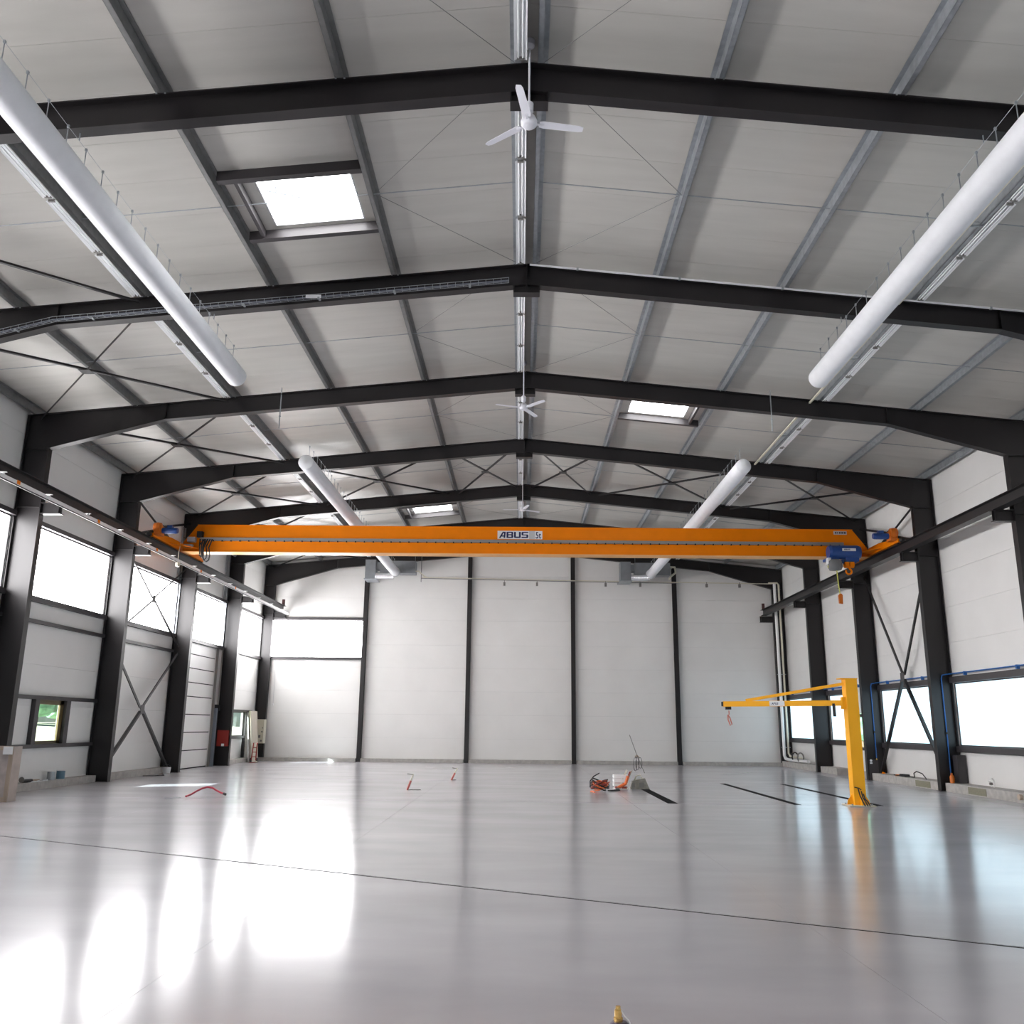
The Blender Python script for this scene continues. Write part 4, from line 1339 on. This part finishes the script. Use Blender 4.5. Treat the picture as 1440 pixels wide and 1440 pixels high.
# wooden crate at the left edge
t = thing('crate', 'tall grey brown crate with wooden edges standing by the window band wall', 'crate', (-11.6, 20.3, 0))
MB().box(-12.1, -11.15, 19.92, 20.25, 0.08, 1.14).build('panel', CARD, t)
for (x0, x1, z0, z1) in ((-12.12, -11.12, 0.001, 0.1), (-12.12, -11.12, 1.08, 1.17), (-11.2, -11.12, 0.1, 1.08), (-12.12, -12.04, 0.1, 1.08)):
    MB().box(x0, x1, 19.88, 19.92, z0, z1).build('batten', WOOD, t)
MB().box(-11.15, -11.12, 19.92, 20.25, 0.001, 1.16).build('side_board', mat('side_sheet', (0.46, 0.39, 0.35), 0.8, noise=0.12), t)
MB().box(-11.33, -11.12, 19.872, 19.88, 0.99, 1.16).build('paper_label', SIGNW, t)

# things on the left upstand
def can(x, y, z, r, h, m, lab, name='paint_can'):
    t = thing(name, lab, 'can', (x, y, z), 'cans on the upstand')
    MB().lathe([(0, z), (r, z), (r, z + h), (r * 0.93, z + h), (r * 0.93, z + h - 0.01), (0, z + h - 0.01)], (x, y, 0), 18).build('can_body', m, t)
    MB().lathe([(r * 1.0, z + h - 0.012), (r * 1.05, z + h - 0.006), (r * 1.05, z + h), (r, z + h + 0.003)], (x, y, 0), 18).build('rim', ALU, t)


can(-12.55, 24.45, 0.1905, 0.1, 0.22, GALV, 'grey metal can on the upstand under the small window')
can(-12.55, 24.95, 0.1905, 0.11, 0.22, mat('blue_grey_can', (0.1, 0.2, 0.28), 0.4), 'blue grey can on the upstand beside the grey metal can')
t = thing('angle_grinder', 'dark hand tool lying on the upstand near the crate', 'tool', (-12.55, 23.2, 0.19))
MB().tube([(-12.55, 23.05, 0.24), (-12.53, 23.45, 0.23)], 0.045, 10).build('body', BLACKR, t)
MB().tube([(-12.53, 23.45, 0.23), (-12.52, 23.8, 0.22)], 0.03, 8).build('handle', WOOD, t)
MB().lathe([(0, -0.006), (0.07, -0.006), (0.07, 0.006), (0, 0.006)], (-12.55, 23.02, 0.27), 14, 'y').build('disc', GREYP, t)
t = thing('plastic_sheet', 'crumpled white plastic scrap on the upstand by the dark tool', 'scrap', (-12.5, 23.7, 0.19))
mb = MB()
for k in range(6):
    y = 23.25 + k * 0.14
    mb.hexa([(-12.5, y, 0.191), (-12.43, y, 0.191), (-12.43, y + 0.13, 0.191), (-12.5, y + 0.13, 0.191), (-12.5, y, 0.2 + 0.02 * (k % 2)), (-12.43, y, 0.2), (-12.43, y + 0.13, 0.205 + 0.015 * (k % 3)), (-12.5, y + 0.13, 0.2)])
mb.build('sheet', SIGNW, t)

# things on the right upstand
t = thing('extension_cable', 'loose black extension cable on the upstand below the braced window', 'cable', (12.35, 29, 0.25))
pts = [(12.3 + 0.08 * sin(k * 1.3), 28.2 + 0.17 * k, 0.262 + (0.2 * max(0, sin((k - 1) * 0.8)) if k < 5 else 0.012 * (k % 2))) for k in range(14)]
MB().tube(pts, 0.016, 6).build('cable', BLACKR, t)
mb = MB()
for k in range(3):
    mb.tube([(12.36 + 0.1 * cos(a), 29.9 + 0.3 * sin(a), 0.262 + 0.022 * k) for a in [2 * pi * q / 18 for q in range(18)]], 0.014, 6, closed=True)
mb.build('coil', BLACKR, t)
MB().box(12.28, 12.36, 30.3, 30.42, 0.241, 0.29).build('plug', ORANGE, t)
t = thing('water_tap', 'pair of small grey taps on the wall near the low window edge', 'tap', (12.6, 24.85, 0.24))
MB().tube([(12.6, 24.8, 0.242), (12.6, 24.8, 0.42), (12.55, 24.78, 0.47)], 0.016, 6).tube([(12.6, 24.95, 0.242), (12.6, 24.95, 0.38), (12.54, 24.98, 0.4)], 0.016, 6).build('pipe', ALU, t)
MB().box(12.52, 12.6, 24.86, 24.9, 0.3, 0.36).build('valve', GREYP, t)
t = thing('drain_outlet', 'short brown pipe stub in the upstand at the picture edge', 'pipe stub', (12.2, 22.75, 0.15))
MB().lathe([(0.05, 12.12), (0.07, 12.12), (0.07, 12.199), (0.05, 12.199)], (0, 22.76, 0.14), 14, 'x').build('stub', WOOD, t)

# ------------------------------------------------------------------ floor clutter
t = thing('red_hose', 'short curved red hose piece lying on the floor', 'hose', (-7.65, 22.2, 0))
pts = [(-7.9, 21.7, 0.024), (-7.87, 21.95, 0.05), (-7.82, 22.15, 0.11), (-7.75, 22.3, 0.16), (-7.65, 22.4, 0.19), (-7.52, 22.42, 0.17), (-7.42, 22.38, 0.12), (-7.28, 22.3, 0.07), (-7.18, 22.25, 0.05)]
MB().tube(pts, 0.022, 8).build('hose', mat('dark_red_hose', (0.42, 0.03, 0.06), 0.45), t)
MB().tube([(-7.2, 22.26, 0.054), (-7.14, 22.23, 0.036)], 0.03, 8).build('nozzle', BLACKR, t)
MB().tube([(-7.95, 21.5, 0.012), (-8.1, 21.3, 0.01), (-8.2, 21.2, 0.01)], 0.009, 6).build('string', SIGNG, t)


def stake(x, y, h, lean, foot, lab):
    t = thing('floor_stake', lab, 'stake', (x, y, 0), 'short red stakes')
    MB().tube([(x, y, 0.0), (x + lean * 0.6, y, h * 0.6)], 0.028, 8).build('red_tube', mat('stake_red', (0.5, 0.12, 0.1), 0.5), t)
    MB().tube([(x + lean * 0.6, y, h * 0.6), (x + lean, y, h)], 0.02, 8).build('rod_end', CREAM, t)
    if foot:
        MB().tube([(x + 0.02, y, 0.012), (x + foot, y - 0.02, 0.012)], 0.011, 6).build('foot', GREYP, t)
        MB().tube([(x + lean, y, h - 0.01), (x + lean - 0.16, y, h + 0.01)], 0.013, 6).build('tag_wire', GREYP, t)


stake(-3.1, 24.95, 0.41, 0.15, 0.37, 'red leaning floor stake with bent wire, the nearer of two')
stake(-2.26, 29.6, 0.37, 0.18, 0.15, 'red leaning floor stake, the farther of two')

t = thing('cable_heap', 'tangled heap of black and orange cables on the floor', 'cables', (2.1, 25.3, 0))
rnd = random.Random(3)


def coil(cx, cy, r, z, m, part, k):
    mb = MB()
    for i in range(k):
        rr, tx, ty = r * rnd.uniform(0.7, 1.0), rnd.uniform(-0.7, 0.7), rnd.uniform(-0.5, 0.5)
        ox, oy = rnd.uniform(-0.07, 0.07), rnd.uniform(-0.07, 0.07)
        pts = []
        for q in range(20):
            a = 2 * pi * q / 20
            zz = z + i * 0.022 + rr * (tx * cos(a) + ty * sin(a)) * 0.8
            pts.append((cx + ox + rr * cos(a), cy + oy + rr * sin(a), max(0.018, zz)))
        mb.tube(pts, 0.017, 6, closed=True)
    mb.build(part, m, t)


coil(2.13, 25.35, 0.26, 0.12, BLACKR, 'black_cable', 6)
coil(2.16, 25.35, 0.22, 0.15, mat('dark_red_cable', (0.3, 0.05, 0.04), 0.5), 'red_cable', 4)
coil(2.1, 25.3, 0.2, 0.12, ORCAB, 'orange_cable', 4)
MB().tube([(1.92, 25.1, 0.018), (1.85, 24.95, 0.018), (1.9, 24.8, 0.018), (1.93, 24.62, 0.018)], 0.018, 6).build('orange_end', ORCAB, t)
MB().tube([(1.86, 25.3, 0.1), (1.87, 25.4, 0.26), (1.97, 25.45, 0.38), (2.13, 25.45, 0.47)], 0.016, 6).build('sticking_end', BLACKR, t)
MB().tube([(2.35, 25.35, 0.018), (2.48, 25.4, 0.018), (2.7, 25.6, 0.018)], 0.018, 6).build('lead', BLACKR, t)

t = thing('tool_crate', 'small white crate full of tools beside the cable heap', 'crate', (2.85, 26.3, 0))
bx = MB()
bx.box(2.6, 3.0, 26.1, 26.5, 0.002, 0.02)
for z in (0.08, 0.19, 0.3):
    bx.box(2.6, 3.0, 26.1, 26.115, z, z + 0.085).box(2.6, 3.0, 26.485, 26.5, z, z + 0.085).box(2.6, 2.615, 26.115, 26.485, z, z + 0.085).box(2.985, 3.0, 26.115, 26.485, z, z + 0.085)
for x in (2.6, 2.79, 2.985):
    bx.box(x, x + 0.015, 26.09, 26.1, 0.02, 0.35)
bx.build('basket', mat('crate_white', (0.93, 0.93, 0.93), 0.5), t)
MB().box(2.64, 2.96, 26.14, 26.46, 0.02, 0.16).build('red_contents', mat('dull_red', (0.4, 0.07, 0.05), 0.6), t)
for p, q, m, nm in (((2.78, 26.3, 0.1), (2.98, 26.25, 0.52), CREAM, 'board_scrap'), ((2.9, 26.2, 0.1), (3.06, 26.15, 0.48), RED, 'red_tool'), ((2.94, 26.35, 0.1), (3.12, 26.3, 0.5), WOOD, 'wooden_handle')):
    MB().bar(p, q, 0.05, 0.035).build(nm, m, t)
t = thing('orange_tool', 'orange power tool leaning at the front of the white crate', 'tool', (2.8, 26.0, 0))
MB().tube([(2.68, 25.95, 0.05), (2.9, 25.95, 0.16), (2.98, 26.0, 0.36)], 0.045, 8).build('body', ORCAB, t)
MB().tube([(2.62, 25.9, 0.03), (2.72, 25.9, 0.03)], 0.028, 8).build('nose', GREYP, t)
t = thing('tool_bag', 'grey tool bag standing between the white crate and floor channel', 'bag', (3.3, 26.5, 0))
MB().hexa([(3.1, 26.25, 0.002), (3.62, 26.25, 0.002), (3.62, 26.65, 0.002), (3.1, 26.65, 0.002), (3.16, 26.3, 0.22), (3.5, 26.32, 0.3), (3.5, 26.6, 0.3), (3.16, 26.6, 0.22)]).build('bag_body', mat('khaki_grey', (0.26, 0.25, 0.22), 0.8, noise=0.2, nscale=12), t)
MB().tube([(3.22, 26.45, 0.24), (3.27, 26.45, 0.36), (3.38, 26.45, 0.38), (3.45, 26.45, 0.28)], 0.014, 6).build('bag_handle', CREAM, t)
MB().box(3.12, 3.2, 26.23, 26.25, 0.05, 0.17).box(3.32, 3.46, 26.23, 26.25, 0.05, 0.18).build('pocket', GREYP, t)
t = thing('cable_stand', 'thin leaning metal pole with hanging cable loops near the end wall', 'stand', (4.4, 35.5, 0))
MB().tube([(4.72, 35.4, 0.002), (4.45, 35.4, 0.62), (4.17, 35.4, 1.42)], 0.014, 8).build('pole', GREYP, t)
mb = MB()
for k, (x, w, l) in enumerate(((4.36, 0.06, 0.5), (4.44, 0.06, 0.46), (4.55, 0.07, 0.4))):
    mb.tube([(4.45, 35.37, 0.6)] + [(x + w * sin(a), 35.36 - 0.01 * k, 0.6 - l / 2 + l / 2 * cos(a) - 0.02) for a in [pi * q / 8 for q in range(1, 16)]], 0.009, 5, closed=True)
mb.build('cable_loops', BLACKR, t)
MB().tube([(4.36, 35.37, 0.6), (4.44, 35.36, 0.66), (4.5, 35.37, 0.58)], 0.03, 8).build('clamp', WOOD, t)
t = thing('brass_valve', 'brass pipe fitting with dark body standing on the floor in front', 'fitting', (0.53, 5.72, 0))
MB().lathe([(0, 0.001), (0.05, 0.001), (0.055, 0.01), (0.055, 0.03), (0.04, 0.04), (0, 0.04)], (0.535, 5.7, 0), 18).build('base', mat('violet_grey', (0.12, 0.1, 0.14), 0.4, 0.5), t)
MB().lathe([(0, 0.035), (0.026, 0.035), (0.028, 0.06), (0.022, 0.064), (0.021, 0.1), (0.016, 0.104), (0.014, 0.12), (0, 0.12)], (0.528, 5.7, 0), 12).build('brass_stem', BRASS, t)
MB().tube([(0.545, 5.69, 0.1), (0.565, 5.69, 0.07), (0.59, 5.69, 0.045), (0.6, 5.69, 0.02)], 0.005, 6).build('chain', ALU, t)

# ------------------------------------------------------------------ outside, seen through the small panes
g = MB().box(-90, -WX - 0.13, -60, 110, -0.35, -0.2).box(WX + 0.13, 90, -60, 110, -0.35, -0.2).build('ground', GRASS)
tag(g, 'pale sunlit meadow outside the building', None, None, 'structure')


bk = MB()
prof = [(-26, -0.25), (-34, 0.35), (-42, 1.1), (-50, 1.5), (-60, 1.55), (-88, 1.55), (-88, -0.3), (-26, -0.3)]
bk.prism(prof, 'y', 30, 140)
tag(bk.build('hill', GRASS), 'pale sunlit grass bank outside the small window', None, None, 'structure')


def tree(x, y, h, r, lab, seed):
    rn = random.Random(seed)
    t = thing('tree', lab, 'tree', (x, y, -0.2), 'trees outside')
    MB().tube([(x, y, -0.2), (x + 0.1, y, h * 0.3), (x, y + 0.15, h * 0.65)], [0.22, 0.17, 0.07], 8).build('trunk', BARK, t)
    bm = bmesh.new()
    for k in range(16):
        a, e = rn.uniform(0, 2 * pi), rn.uniform(-0.5, 1)
        c = Vector((x + r * 0.6 * cos(a) * rn.random(), y + r * 0.6 * sin(a) * rn.random(), h * 0.55 + e * h * 0.3))
        m_ = bmesh.ops.create_icosphere(bm, subdivisions=2, radius=r * rn.uniform(0.35, 0.6), matrix=Matrix.Translation(c))
        for v in m_['verts']:
            v.co += (v.co - c) * rn.uniform(-0.22, 0.3)
    me = bpy.data.meshes.new('crown')
    o = wloc(t)
    for v in bm.verts:
        v.co -= Vector(o)
    bm.to_mesh(me)
    bm.free()
    me.materials.append(LEAF)
    ob = bpy.data.objects.new('crown', me)
    COL.objects.link(ob)
    ob.parent = t


k = 0
for x, y in ((-58, 92), (-60, 101), (-59, 110), (-61, 119), (-58, 83), (-64, 128)):
    k += 1
    tree(x, y, 10 + (k % 3), 4.2, 'green tree behind the grass bank outside the small windows', k)
for x, y, lab in ((26, 70, 'green tree seen through the exit door'),):
    tree(x, y, 8, 3.5, lab, 31)
